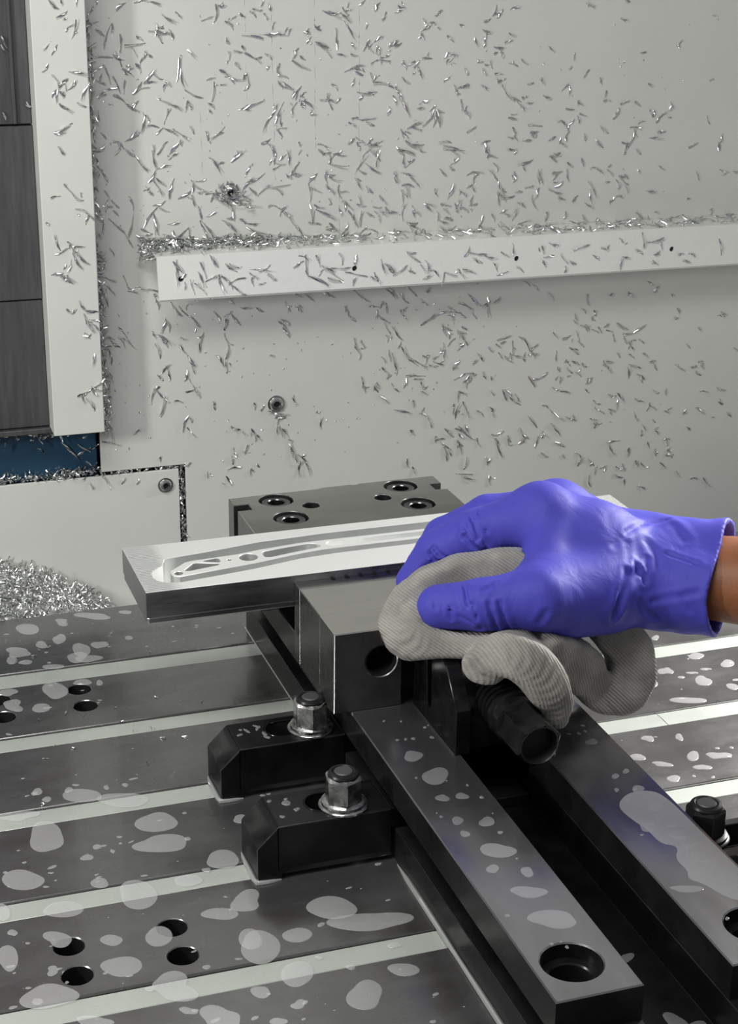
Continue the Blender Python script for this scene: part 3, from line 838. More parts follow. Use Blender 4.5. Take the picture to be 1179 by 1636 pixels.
def surface_nets(f, lo, hi, h):
    lo = np.array(lo, float); n = np.ceil((np.array(hi)-lo)/h).astype(int)+1
    g = [lo[i]+h*np.arange(n[i]) for i in range(3)]
    X, Y, Z = np.meshgrid(*g, indexing='ij')
    # coarse pass first, the fine one only near the surface
    q = 4
    C_ = [slice(None, None, q)]*3
    Dc = f(np.stack([X[tuple(C_)].ravel(), Y[tuple(C_)].ravel(), Z[tuple(C_)].ravel()], 1)).reshape(X[tuple(C_)].shape)
    D = Dc
    for ax in range(3): D = np.repeat(D, q, axis=ax)
    D = D[:n[0], :n[1], :n[2]].copy()
    near = np.abs(D) < q*h*2.2
    D[near] = f(np.stack([X[near], Y[near], Z[near]], 1))
    s = D < 0
    nx, ny, nz = D.shape
    cs = np.zeros((nx-1, ny-1, nz-1), int)
    for i in (0, 1):
        for j in (0, 1):
            for k in (0, 1):
                cs += s[i:nx-1+i, j:ny-1+j, k:nz-1+k]
    act = (cs > 0) & (cs < 8)
    idx = -np.ones(act.shape, int)
    I = np.argwhere(act)
    idx[act] = np.arange(len(I))
    acc = np.zeros((len(I), 3)); cnt = np.zeros(len(I))
    cor = [(i, j, k) for i in (0, 1) for j in (0, 1) for k in (0, 1)]
    for a in cor:
        for ax in range(3):
            if a[ax]: continue
            b = list(a); b[ax] = 1
            da = D[I[:, 0]+a[0], I[:, 1]+a[1], I[:, 2]+a[2]]
            db = D[I[:, 0]+b[0], I[:, 1]+b[1], I[:, 2]+b[2]]
            m = (da < 0) != (db < 0)
            t = da[m]/(da[m]-db[m])
            p = np.tile(np.array(a, float), (m.sum(), 1)); p[:, ax] = t
            acc[m] += p; cnt[m] += 1
    V = lo+h*(I+acc/cnt[:, None])
    F = []
    for ax in range(3):
        u, v = (ax+1) % 3, (ax+2) % 3
        A = [slice(None)]*3; B = [slice(None)]*3
        A[ax] = slice(0, -1); B[ax] = slice(1, None)
        m = s[tuple(A)] != s[tuple(B)]
        E = np.argwhere(m)
        E = E[(E[:, u] > 0) & (E[:, v] > 0) & (E[:, u] < D.shape[u]-1) & (E[:, v] < D.shape[v]-1)]
        if not len(E): continue
        fl = s[E[:, 0], E[:, 1], E[:, 2]]
        q = []
        for du, dv in ((1, 1), (0, 1), (0, 0), (1, 0)):
            c = E.copy(); c[:, u] -= du; c[:, v] -= dv
            q.append(idx[c[:, 0], c[:, 1], c[:, 2]])
        q = np.stack(q, 1)
        q[~fl] = q[~fl][:, ::-1]
        F.append(q)
    F = np.concatenate(F)
    return V, F[(F >= 0).all(1)]

def grad_project(f, V, it=2, e=0.15):
    for _ in range(it):
        d = f(V)
        g = np.stack([(f(V+e*np.eye(3)[i])-f(V-e*np.eye(3)[i]))/(2*e) for i in range(3)], 1)
        V = V-0.8*d[:, None]*g/np.maximum((g*g).sum(1), 0.2)[:, None]
    return V

def soft_obj(name, V, F, m, parent=None, attr=None, loc=None, **kw):
    if parent is not None: L = np.array(ORG[parent.name])
    else: L = np.array(loc if loc is not None else (V[:, 0].mean(), V[:, 1].mean(), V[:, 2].min()))
    me = bpy.data.meshes.new(name)
    me.from_pydata(((V-L)*S).tolist(), [], F.tolist())
    me.materials.append(m)
    me.shade_smooth()
    if attr is not None:
        a = me.attributes.new('rib', 'FLOAT', 'POINT'); a.data.foreach_set('value', np.asarray(attr, np.float32))
    me.update()
    o = bpy.data.objects.new(name, me); col.objects.link(o)
    ORG[o.name] = Vector(L)
    if parent is not None: o.parent = parent
    else: o.location = Vector(L)*S
    return props(o, **kw)

# joints of the right hand, gripping a folded rag, thumb side towards the camera
J = dict(iM=(412, 868, 172.0), iP=(376.8, 884, 157.2), iD=(355.2, 897, 143.1), iT=(341.2, 903, 122),
         mM=(435, 893, 161.8), mP=(394.4, 908, 157.8), mD=(369.6, 922, 141.8), mT=(356.9, 928, 121.5),
         rM=(461, 917, 144.2), rP=(419.5, 930, 149.4), rD=(395, 941, 139), rT=(380, 945, 126),
         pM=(487, 935, 127.5), pP=(452, 947, 139), pD=(428, 953, 135), pT=(412, 956, 130),
         tC=(437.9, 832, 133.7), tM=(387.5, 812, 142.2), tI=(355.3, 822, 137.8), tT=(333.7, 835, 133.6),
         n1=(408.1, 822, 132.6), n2=(467, 830, 128.7), w1=(469.9, 832, 130.9), w2=(487.4, 866, 136.4),
         pc=(433.8, 852, 151.1), b1=(414.4, 858, 169.6), b2=(396, 826, 147.5))
ARM = np.array((0.745, -0.667, 0.09)); ARM /= np.linalg.norm(ARM)
WR = np.array((476.5, 845, 134.5))
CREASES = [
 ([(365.5, 877.7, 166.8), (366.9, 872.1, 161.8), (370.4, 869.2, 158.7)], 1.3, 1.62),
 ([(370.1, 879.1, 171.2), (371.2, 869.5, 162.3), (377.0, 867.8, 153.0)], 1.2, 1.62),
 ([(364.3, 874.2, 160.2), (369.9, 869.6, 154.7), (379.2, 869.0, 150.0)], 1.5, 2.5),
 ([(374.9, 879.7, 173.5), (376.4, 867.5, 164.0)], 1.1, 1.12),
 ([(349.2, 887.0, 150.5), (352.5, 883.1, 146.2), (358.4, 880.4, 143.4)], 1.2, 1.88),
 ([(347.0, 887.1, 146.9), (349.4, 885.0, 141.9), (356.8, 882.1, 141.4)], 1.3, 2.12),
 ([(340.0, 892.1, 128.5), (343.0, 890.0, 134.4), (347.6, 886.3, 140.1)], 1.2, 1.12),
 ([(337.5, 830.7, 148.7), (334.1, 818.4, 137.0), (335.0, 817.9, 133.1)], 1.2, 1.88),
 ([(327.7, 828.3, 143.8), (326.8, 823.9, 137.7)], 1.0, 1.0),
 ([(344.5, 823.3, 150.8), (342.8, 813.4, 144.1), (349.9, 810.0, 128.4)], 1.3, 2.12),
 ([(345.0, 811.6, 144.5), (347.0, 808.4, 135.6)], 1.1, 1.62),
 ([(338.0, 815.6, 135.7), (345.0, 810.5, 132.9)], 1.1, 1.5),
 ([(353.2, 807.4, 145.2), (354.6, 805.3, 137.9), (359.3, 808.4, 127.8)], 1.3, 2.12),
 ([(351.5, 813.4, 151.0), (360.4, 813.7, 153.7)], 1.2, 1.75),
 ([(359.2, 805.2, 145.3), (362.2, 803.9, 133.4), (365.7, 806.9, 127.6)], 1.4, 1.75),
 ([(380.2, 794.9, 134.9), (382.8, 792.6, 141.6)], 2.0, 1.12),
 ([(431.3, 800.7, 131.7), (438.3, 803.9, 143.8), (451.1, 813.3, 150.7)], 2.6, 1.68),
 ([(450.6, 826.7, 164.1), (447.1, 816.7, 156.0)], 2.0, 0.56),
 ([(443.4, 811.0, 152.1), (436.0, 802.7, 142.1), (431.5, 801.3, 128.0)], 2.2, 1.54),
 ([(451.4, 817.2, 154.5), (455.2, 809.8, 144.5)], 1.6, 1.05),
 ([(461.8, 820.1, 155.0), (454.7, 809.7, 144.6)], 1.6, 0.77),
 ([(474.1, 819.2, 157.2), (480.1, 811.6, 156.1), (486.1, 802.4, 155.1)], 1.4, 1.12),
 ([(453.2, 832.3, 168.6), (475.2, 849.2, 166.2), (488.5, 847.2, 166.9)], 2.0, 0.91),
 ([(440.5, 824.4, 164.5), (451.3, 830.5, 167.6)], 2.0, 0.56),
 ([(450.6, 805.2, 134.4), (455.8, 806.2, 125.6), (462.1, 806.1, 121.4)], 1.8, 1.54),
 ([(458.7, 805.4, 133.3), (473.6, 797.0, 138.7), (480.4, 791.9, 141.8)], 1.8, 1.12),
 ([(472.8, 797.1, 136.9), (477.1, 792.8, 129.4)], 1.6, 0.84),
 ([(488.4, 839.5, 166.8), (488.7, 824.5, 162.7)], 2.4, 0.84),
 ([(465.4, 830.0, 162.3), (467.7, 822.2, 157.3), (465.7, 813.8, 151.2)], 2.2, 0.7)
]
def hand_raw(P):
    j = J
    def chain(n, rs, k=6):
        d = cap(P, j[n+'M'], j[n+'P'], rs[0], rs[1])
        d = smin(d, cap(P, j[n+'P'], j[n+'D'], rs[1], rs[2]), 3)
        return smin(d, cap(P, j[n+'D'], j[n+'T'], rs[2], rs[3]), 3)
    idx_ = chain('i', (16.6, 15.4, 12.6, 9.8))
    mid_ = chain('m', (16.5, 13.8, 12.0, 9.6))
    rin_ = chain('r', (16, 13.2, 11.2, 9))
    pin_ = chain('p', (14, 11.6, 9.8, 8))
    th = cap(P, j['tC'], j['tM'], 23, 18.5)
    th = smin(th, cap(P, j['tM'], j['tI'], 18.5, 15.2), 6)
    th = smin(th, cap(P, j['tI'], j['tT'], 15.0, 13.6), 4)
    palm = cap(P, j['iM'], WR, 16.5, 24)
    for a in ('mM', 'rM', 'pM'):
        palm = smin(palm, cap(P, j[a], j['w2'], 16.5 if a != 'pM' else 14, 23), 9)
    palm = smin(palm, cap(P, j['n1'], j['n2'], 22, 21), 12)
    palm = smin(palm, cap(P, j['pc'], WR, 26, 26), 12)
    palm = smin(palm, cap(P, j['b1'], j['b2'], 15, 15), 12)
    palm = smin(palm, cap(P, j['iM'], j['mM'], 14.5, 14.5), 14)
    palm = smin(palm, cap(P, j['mM'], j['rM'], 14.5, 14), 14)
    palm = smin(palm, cap(P, (np.array(j['iM'])+WR)/2+np.array((0, 0, 4)), (np.array(j['tM'])+WR)/2, 20, 20), 16)
    fing = smin(smin(idx_, mid_, 2.0), smin(rin_, pin_, 2.0), 2.0)
    d = smin(palm, fing, 10)
    d = smin(d, th, 11)
    # wrist and cuff of the glove
    e1 = WR+ARM*22; e2 = WR+ARM*52
    off = np.array((-5.5, -11, -5.0))
    cuff = smin(cap(P, np.array(j['w1']), e1+off, 22, 24), cap(P, np.array(j['w2']), e1-off, 22, 24), 10)
    cuff = smin(cuff, smin(cap(P, e1+off, e2+off*1.1, 24, 27.5), cap(P, e1-off, e2-off*1.1, 24, 27.5), 12), 10)
    d = smin(d, cuff, 12)
    return d
def hand_sdf(P):
    d = hand_raw(P)
    near = np.abs(d) < 5
    if CREASES and near.any():
        Q = P[near]; dd = d[near]
        for pts, wdt, dep in CREASES:
            m = np.full(len(Q), 1e9)
            for a, b in zip(pts, pts[1:]):
                m = np.minimum(m, cap(Q, a, b, 0, 0))
            # a groove with a raised roll beside it
            dd = dd+dep*np.exp(-(m/wdt)**2)-dep*0.45*np.exp(-((m-2.1*wdt)/wdt)**2)
        d = d.copy(); d[near] = dd
    # broad slack of the loose glove on the wrist
    u = (P-WR)@ARM
    sl = np.exp(-((u-22)/26)**2)
    d = d+sl*0.4*np.sin(P[:, 2]*0.16+P[:, 0]*0.33+1.0)*np.sin(P[:, 0]*0.12-P[:, 2]*0.21)
    return d
def glove_sdf(P):
    d = hand_sdf(P)
    u = (P-WR)@ARM
    d = np.maximum(d, u-46-1.2*np.sin(P[:, 2]*0.12+1))
    # hollow cuff
    r = hand_raw(P)+3.4
    return np.maximum(d, -np.maximum(r, 24-u))

elbow = WR+ARM*330+np.array((40, 0, -18))
def arm_sdf(P):
    d = cap(P, WR+ARM*26+np.array((-3, -6, -2)), WR+ARM*150+np.array((-2, -3, -4)), 21, 29)
    d = smin(d, cap(P, WR+ARM*26-np.array((-3, -6, -2)), WR+ARM*150, 21, 29), 10)
    d = smin(d, cap(P, WR+ARM*150, elbow, 30, 38), 12)
    return d

#HANDBUILD#
V, F = surface_nets(arm_sdf, (430, 540, 60), (800, 900, 260), 4.0)
V = grad_project(arm_sdf, V)
person = soft_obj('person', V, F, M['skin'], loc=(560, 800, 100),
                  label='bare brown forearm of a person reaching in from the right, hand in a violet glove', cat='person')
V, F = surface_nets(glove_sdf, (318, 770, 84), (560, 982, 212), 1.5)
glove = soft_obj('glove', V, F, M['glove'], person, label='violet disposable glove pinching the rag')

# the rag: thick ribbons of knit, one field
def ribbon(P, pts, ws, ts, wd, rnd=4.0):
    """swept rounded slab; returns the distance and the running length along it"""
    def cr(A, m=4):
        A = np.array(A, float)
        if A.ndim == 1: A = A[:, None]
        E = np.vstack([2*A[0]-A[1], A, 2*A[-1]-A[-2]])
        out = []
        for i in range(1, len(E)-2):
            p0, p1, p2, p3 = E[i-1:i+3]
            for t in np.arange(m)/m:
                out.append(0.5*(2*p1+(p2-p0)*t+(2*p0-5*p1+4*p2-p3)*t*t+(3*p1-p0-3*p2+p3)*t**3))
        out.append(E[-2])
        return np.array(out)
    pts, ws, ts, wd = cr(pts), cr(ws)[:, 0], cr(ts)[:, 0], cr(wd)
    best = np.full(len(P), 1e9); sl = np.zeros(len(P))
    s0 = 0
    for i in range(len(pts)-1):
        a = np.array(pts[i], float); b = np.array(pts[i+1], float)
        ba = b-a; L = np.linalg.norm(ba)
        t = np.clip(((P-a)@ba)/(L*L), 0, 1)
        q = P-a-t[:, None]*ba
        w = np.array(wd[i], float)+(np.array(wd[i+1], float)-np.array(wd[i], float))*t[:, None]
        w -= (w@(ba/L))[:, None]*(ba/L)
        w /= np.linalg.norm(w, axis=1)[:, None]
        x = (q*w).sum(1)
        y = np.linalg.norm(q-x[:, None]*w, axis=1)
        hw = ws[i]+(ws[i+1]-ws[i])*t; ht = ts[i]+(ts[i+1]-ts[i])*t
        d = np.hypot(np.maximum(np.abs(x)-hw+rnd, 0), np.maximum(y-ht+rnd, 0))+np.minimum(np.maximum(np.abs(x)-hw+rnd, y-ht+rnd), 0)-rnd
        m = d < best
        best = np.where(m, d, best); sl = np.where(m, s0+t*L, sl)
        s0 += L
    return best, sl
VW = (0.25, 0.93, -0.28)                       # roughly away from the thumb side
RAG = [
 ([(387.6, 846.0, 149.9), (367.0, 856.0, 146.0), (349.2, 862.0, 140.5), (331.1, 862.0, 131.2), (320.7, 857.0, 120.2), (320.4, 848.0, 112.6), (334.7, 838.0, 110.1), (350.8, 828.0, 111.5), (361.3, 815.0, 115.0)], [14, 16, 18, 20, 22, 22, 20, 18, 14], [9.5, 9.2, 9.2, 10.5, 12.5, 12, 9, 8, 7], [(0.25, 0.93, -0.28), (0.25, 0.93, -0.28), (0.25, 0.93, -0.28), (0.25, 0.93, -0.28), (0.25, 0.93, -0.28), (0.25, 0.93, -0.28), (0.25, 0.93, -0.28), (0.25, 0.93, -0.28), (0.25, 0.93, -0.28)], (0.62, 0.1, 0.78, 0)),
 ([(356.0, 806.0, 111.7), (362.3, 797.0, 116.6), (372.7, 788.0, 112.0), (381.0, 782.0, 99.1), (386.8, 778.0, 82.3)], [20, 20, 19, 16, 10], [10, 12, 13.5, 12, 6], [(0.25, 0.93, -0.28), (0.25, 0.93, -0.28), (0.25, 0.93, -0.28), (0.25, 0.93, -0.28), (0.25, 0.93, -0.28)], (0.93, 0.25, 0.28, 0)),
 ([(388.3, 812.0, 111.8), (413.4, 824.0, 94.5), (430.0, 830.0, 77.4)], [16, 17, 16], [11, 15, 11], [(0.25, 0.93, -0.28), (0.25, 0.93, -0.28), (0.25, 0.93, -0.28)], (0.9, 0.2, 0.4, 0)),
 ([(446.0, 832.0, 107.5), (457.2, 828.0, 90.7), (456.7, 822.0, 74.2), (450.3, 820.0, 64.5)], [17, 17, 16, 13], [14, 13.5, 13.5, 11], [(0.25, 0.93, -0.28), (0.25, 0.93, -0.28), (0.25, 0.93, -0.28), (0.25, 0.93, -0.28)], (0.75, 0.1, 0.66, 0)),
 ([(429.0, 832.0, 73.6), (439.5, 826.0, 65.0), (450.1, 821.0, 62.3)], [12, 12, 12], [9, 11, 9.5], [(0.25, 0.93, -0.28), (0.25, 0.93, -0.28), (0.25, 0.93, -0.28)], (0.75, 0.1, 0.66, 0))
]
def rag_all(P):
    D = None; R = None
    for pts, ws, ts, wd, shear in RAG:
        d, s = ribbon(P, pts, ws, ts, wd)
        s = s+P@np.array(shear[:3]) if len(shear) == 3 else P@np.array(shear[:3])
        if D is None: D, R = d, s
        else:
            R = np.where(d < D, s, R); D = smin(D, d, 2.0)
    n = 1.0*np.sin(P[:, 0]*0.21+P[:, 1]*0.13+1)*np.sin(P[:, 2]*0.23-P[:, 1]*0.12)
    return D+n, R
def rag_sdf(P):
    D, R = rag_all(P)
    return D
V, F = surface_nets(rag_sdf, (286, 740, 55), (484, 935, 172), 1.15)
rag = soft_obj('cleaning_rag', V, F, M['cloth'], attr=rag_all(V)[1]*2*PI/1.75, label='grey ribbed knit cleaning rag held in the violet gloved hand', cat='rag')

# ------------------------------------------------------------------ aluminium chips
# x, z of the middle, length and slope of every chip on an upright surface (mm, degrees)
CHIPS = {
 'c': [(155,421,11,-66),(154,418,5,-56),(171,376,7,-45),(174,378,6,-75),(152,368,7,-71),
  ],
 'p': [(188,450,7,-49),(195,451,3,-74),(206,451,5,-100),(195,443,10,30),(200,434,8,38),(203,431,16,-106),(183,421,7,41),(188,418,8,57),(181,405,7,51),(188,396,10,-66),(193,394,9,45),(195,391,5,-74),(200,392,8,54),(186,387,6,-115),
  (188,385,9,-100),(192,386,5,-66),(205,401,14,-13),(209,388,14,61),(194,376,11,-36),(206,378,7,-30),(193,362,16,22),(189,358,8,2),(189,345,7,-55),(194,315,13,-53),(201,308,6,-17),(183,311,7,8),(202,300,9,-26),(209,295,7,-44),
  (206,293,8,-107),(176,291,3,-31),(183,275,15,-67),(186,270,13,27),(193,272,10,-71),(199,272,9,-3),(197,261,14,-59),(201,263,14,-43),(191,258,9,-112),(181,252,9,12),(187,249,17,-31),(188,247,11,-33),(199,226,9,-60),(207,221,11,-10),
  (201,216,9,-77),(208,214,8,-13),(205,208,9,-60),(210,207,9,-52),(192,222,5,42),(201,202,7,18),(202,202,7,-49),(206,183,10,76),(197,156,11,23),(196,151,7,-72),(202,146,13,-60),(208,162,14,37),(208,158,11,-19),(206,155,6,-50),
  ],
 'l': [(274,248,20,-90),(279,245,5,31),(280,237,6,-86),(276,251,15,-51),(304,255,13,-55),(295,249,14,-70),(293,242,14,-70),(287,233,19,-72),(295,232,21,-45),(302,242,11,23),(309,237,11,-77),(318,249,12,-36),(322,250,12,-17),(342,246,17,-8),
  (345,247,10,28),(336,242,8,-37),(335,237,7,-80),(352,239,12,-37),(343,235,6,3),(373,249,10,25),(378,254,9,-28),(380,245,15,-80),(390,235,18,-27),(390,251,11,-69),(398,244,12,-28),(403,239,24,-37),(405,234,16,-20),(409,244,16,-1),
  (422,238,19,-15),(392,241,6,51),(421,250,9,74),(409,251,10,-73),(420,232,7,79),(440,234,10,-61),(438,233,8,-32),(445,243,12,-76),(452,241,14,-37),(309,237,15,-76),(315,238,14,-51),(318,236,13,-47),(322,239,14,18),(326,229,10,-36),
  (469,253,8,-13),(472,248,14,-35),(452,239,6,-45),(460,239,14,32),(470,237,7,-26),(480,239,8,-62),(484,232,9,19),(484,241,10,-80),(490,236,11,-35),(498,230,12,71),(505,233,11,-18),(514,233,10,-52),(522,234,16,-22),(519,251,9,63),
  (528,249,15,-8),(528,243,11,-29),(540,245,12,-16),(545,237,9,-59),(551,231,10,21),(560,251,9,-92),(553,247,9,-31),(567,234,10,-38),(587,249,7,-75),(593,243,9,6),(589,237,6,-60),(607,240,11,-50),(597,253,9,-16),(616,236,7,-27),
  (609,231,5,86),(623,249,15,15),(645,246,7,-24),(638,239,9,-38),(660,253,5,-42),(681,252,13,-79),(691,251,19,13),(678,242,11,-34),(699,246,6,-78),(696,240,7,28),(661,233,11,-90),(666,238,7,-16),(718,238,7,-5),(730,237,7,-26),
  (725,231,8,-15),(757,242,14,-78),(694,231,7,-11),
  ],
 'b': [(167,96,7,-43),(193,90,31,-53),(202,92,12,29),(202,95,13,-38),(208,79,12,-40),(212,95,6,42),
  ],
 'n': [(217,69,16,-62),(205,65,7,-62),(244,64,4,-110),(232,66,6,62),
  ],
 'w': [(223,443,7,56),(227,449,3,-83),(245,446,9,35),(225,434,6,17),(229,427,7,-38),(234,424,18,-110),(238,428,10,-92),(244,419,12,-95),(231,409,13,-2),(243,408,11,-26),(243,406,8,-69),(257,418,20,5),(254,413,10,-55),(259,422,6,-32),
  (265,410,7,-37),(226,400,10,-150),(233,396,14,-72),(228,394,5,-107),(228,390,8,-27),(240,388,13,-67),(249,397,10,-36),(250,399,7,22),(259,403,10,-103),(257,400,8,-64),(246,386,10,-96),(233,384,14,17),(228,380,7,20),(243,377,13,-40),
  (252,370,11,-32),(254,374,5,42),(225,365,7,-88),(221,351,12,-82),(228,350,6,-47),(225,339,10,27),(261,449,10,11),(271,448,10,-13),(282,436,12,-32),(290,439,6,-41),(269,427,6,-6),(272,428,9,-92),(275,430,6,-17),(279,425,12,-6),
  (284,425,7,-71),(275,421,7,-59),(299,410,8,-45),(288,398,18,-101),(291,394,17,-83),(265,393,12,-127),(273,393,11,-27),(280,388,7,-45),(266,389,9,-1),(256,385,11,47),(261,385,8,8),(277,385,6,-105),(300,379,15,-25),(275,375,11,-24),
  (285,370,11,-27),(294,370,9,-96),(297,371,7,-66),(259,359,15,-97),(263,362,6,-62),(266,356,11,-11),(278,363,12,-104),(272,352,7,-138),(281,351,13,-30),(289,349,14,-35),(298,352,7,-57),(240,343,11,-37),(249,336,11,-35),(250,349,14,40),
  (254,350,6,24),(239,338,8,-128),(267,337,9,-76),(274,339,13,46),(283,338,11,52),(289,342,5,-70),(312,436,9,18),(319,439,14,-99),(324,445,6,-11),(314,391,7,9),(316,381,15,-101),(314,370,7,-41),(324,396,6,-27),(324,386,4,7),
  (310,347,7,-74),(319,349,14,35),(330,430,11,-48),(332,436,6,27),(340,438,5,-34),(349,439,7,-40),(352,442,7,-7),(356,447,5,67),(359,437,5,-62),(362,444,5,-68),(365,430,6,59),(348,422,17,-8),(361,424,14,4),(362,422,4,-37),
  (372,423,8,-10),(375,426,5,68),(378,425,5,61),(328,419,5,-67),(329,408,6,-79),(336,411,7,-12),(336,400,7,-48),(340,414,3,-78),(348,406,15,-32),(353,406,5,7),(361,407,7,-40),(368,396,8,-71),(373,391,10,-20),(369,399,5,-112),
  (360,398,3,73),(325,395,9,-33),(335,390,12,-10),(331,389,6,-45),(341,392,5,61),(344,390,9,-74),(343,383,6,34),(340,368,8,22),(348,370,17,21),(344,366,5,-9),(359,355,14,55),(365,365,11,68),(369,363,18,63),(370,358,11,-80),
  (369,348,8,-51),(372,351,6,4),(320,348,7,19),(358,341,8,26),(363,336,9,-45),(365,332,5,-67),(334,332,7,38),(382,408,7,66),(388,399,17,-28),(389,405,6,-33),(373,384,12,-31),(377,384,11,-37),(384,380,13,42),(384,377,8,-100),
  (389,377,6,29),(388,370,7,-50),(393,369,11,-32),(381,366,11,-112),(398,361,5,-2),(401,428,7,-39),(393,425,5,82),(394,419,6,51),(413,438,16,-21),(415,439,11,-7),(425,435,10,-43),(428,426,16,-59),(424,441,6,-55),(427,441,5,7),
  (417,419,16,-86),(406,415,14,-23),(407,413,14,-24),(411,407,6,-47),(421,407,7,-16),(431,414,6,-56),(432,407,6,-12),(452,419,8,28),(442,414,9,58),(446,411,8,-55),(442,429,4,80),(451,444,8,49),(457,436,7,57),(438,447,6,33),
  (469,440,5,21),(465,415,9,33),(453,410,6,-77),(453,404,9,-61),(458,405,6,12),(459,402,7,-6),(449,401,7,26),(429,396,11,21),(437,398,8,3),(436,392,7,-21),(438,395,8,-19),(431,386,6,62),(447,389,7,-78),(457,383,20,-16),
  (451,389,6,33),(469,379,8,-69),(416,382,7,-49),(408,372,9,0),(410,374,6,-78),(412,368,8,-60),(416,371,8,-16),(443,377,16,-1),(446,376,8,-30),(438,373,4,49),(435,356,10,-12),(444,356,12,6),(446,352,8,-23),(431,352,7,-29),
  (462,362,7,80),(430,339,7,31),(438,339,9,-38),(436,335,6,-70),(446,338,6,47),(451,336,12,18),(451,335,9,-15),(443,329,8,49),(406,336,9,-22),(404,331,7,-52),(409,330,7,3),(418,330,7,19),(421,328,8,-12),(386,338,3,-63),
  (472,446,3,-60),(470,441,9,24),(503,438,7,37),(491,432,4,-60),(491,426,6,29),(493,429,3,-76),(499,430,6,-24),(504,426,3,-42),(488,421,5,42),(490,420,6,-60),(514,418,7,-40),(524,428,5,-28),(465,415,9,33),(469,414,7,21),
  (511,405,6,42),(517,405,7,-6),(517,402,8,35),(494,403,9,-1),(475,398,8,-65),(481,399,7,27),(485,396,5,-1),(486,399,5,-104),(488,392,10,-64),(477,385,10,-35),(529,392,6,-54),(512,386,6,47),(520,378,7,-65),(527,379,10,6),
  (529,381,6,10),(522,375,5,-20),(537,415,7,-70),(544,415,7,84),(546,423,8,-24),(546,432,6,32),(553,440,10,58),(555,437,6,5),(556,436,5,54),(570,441,8,22),(569,420,7,-25),(566,415,7,16),(557,410,8,-6),(557,406,9,1),
  (560,405,7,-62),(542,399,3,12),(547,397,4,-1),(551,397,7,-62),(545,391,6,-54),(571,397,8,-16),(581,398,8,-35),(558,389,7,-4),(557,384,4,-68),(561,384,6,23),(545,379,7,-28),(563,377,9,-59),(569,370,12,-42),(574,368,11,-19),
  (579,363,9,-45),(582,370,4,2),(587,365,6,5),(598,382,8,-45),(587,381,6,11),(605,408,7,-41),(603,369,8,-27),(619,377,8,42),(623,374,7,84),(626,402,5,77),(623,393,3,29),(624,359,8,-6),(572,353,7,-7),(526,365,8,-88),
  (531,357,9,-54),(535,345,9,29),(492,368,7,24),(490,363,6,-7),(500,363,6,-124),(497,355,16,-129),(502,353,15,-94),(505,355,14,-80),(508,360,6,-20),(467,371,9,-72),(471,374,10,-77),(476,364,16,-57),(465,381,8,-15),(476,343,11,-46),
  (484,350,12,21),(486,347,10,-17),(479,344,5,-16),(482,334,12,-34),(489,334,11,-2),(492,329,8,-33),(473,331,9,-23),(473,328,8,-43),(481,328,10,-18),(513,335,14,-7),(516,329,12,-12),(520,330,19,-16),(548,334,9,17),(548,330,9,-83),
  (551,326,8,-73),(574,342,7,-81),(576,336,6,-51),(593,346,13,-5),(593,341,8,-2),(591,338,6,-48),(571,337,5,-18),(586,334,7,3),(572,327,8,-2),(576,326,3,-87),(617,349,7,-4),(621,346,6,-50),(626,348,7,47),(623,337,8,70),
  (609,335,7,30),(617,333,5,81),(621,329,6,-35),(613,320,10,-4),(638,443,8,-19),(671,431,8,-19),(672,446,4,-6),(690,404,5,9),(638,388,8,50),(652,381,7,-60),(757,432,7,-35),(725,411,7,73),(659,365,8,-6),(676,363,9,17),
  (688,362,8,-29),(667,352,6,63),(670,356,5,81),(634,363,7,-35),(637,354,7,-19),(633,350,6,-75),(699,377,5,-32),(702,353,8,-55),(704,353,6,73),(711,350,12,51),(720,359,7,84),(687,342,9,-2),(693,346,6,26),(686,334,12,63),
  (688,337,8,-62),(679,329,7,-8),(679,324,10,76),(682,326,7,67),(708,332,14,-4),(713,337,8,3),(640,335,6,-73),(654,329,10,-44),(658,340,11,-36),(692,321,7,-37),(758,346,7,-65),(745,325,9,30),(771,323,7,89),(773,330,7,63),
  (758,380,4,9),(720,349,3,-7),(224,325,5,-42),(228,318,10,-59),(250,335,9,-41),(257,327,14,-52),(229,304,8,-64),(229,295,7,-3),(228,295,11,-99),(235,297,8,-47),(235,290,5,-42),(248,296,13,-75),(247,280,18,-107),(235,280,16,-43),
  (244,269,13,-62),(224,277,15,-100),(231,259,6,-61),(267,330,14,-79),(282,332,8,36),(265,317,10,-122),(274,324,12,16),(262,306,10,-52),(269,309,15,-61),(272,312,10,-41),(280,307,16,74),(279,304,9,-100),(291,302,13,36),(297,307,10,-99),
  (297,298,11,-74),(304,305,11,-32),(304,312,7,14),(316,301,16,-5),(316,324,15,-53),(320,325,6,21),(313,298,8,-100),(322,301,11,-71),(262,285,19,55),(270,295,10,20),(274,290,9,-23),(266,280,18,-90),(268,273,10,-69),(258,274,8,-31),
  (281,279,9,5),(281,269,17,-94),(288,271,13,40),(294,270,10,-76),(303,287,11,-74),(312,285,8,20),(309,273,18,-55),(307,270,21,-68),(254,259,16,-101),(259,260,16,-102),(266,260,9,-36),(334,330,12,47),(343,319,7,68),(342,307,15,57),
  (350,312,15,26),(348,301,11,-46),(355,302,14,40),(369,305,18,6),(368,301,9,-33),(341,297,8,-26),(337,293,7,-28),(329,288,13,-70),(365,328,11,-87),(369,323,10,-14),(372,328,8,30),(367,320,7,26),(377,328,12,-80),(382,319,13,57),
  (384,314,8,-17),(382,313,7,-13),(377,312,6,-41),(363,289,7,-3),(371,285,14,-38),(371,285,9,62),(377,279,12,-55),(384,270,14,-47),(397,310,11,50),(395,297,16,-85),(396,283,12,-80),(401,300,14,-30),(403,287,9,-20),(409,280,19,-29),
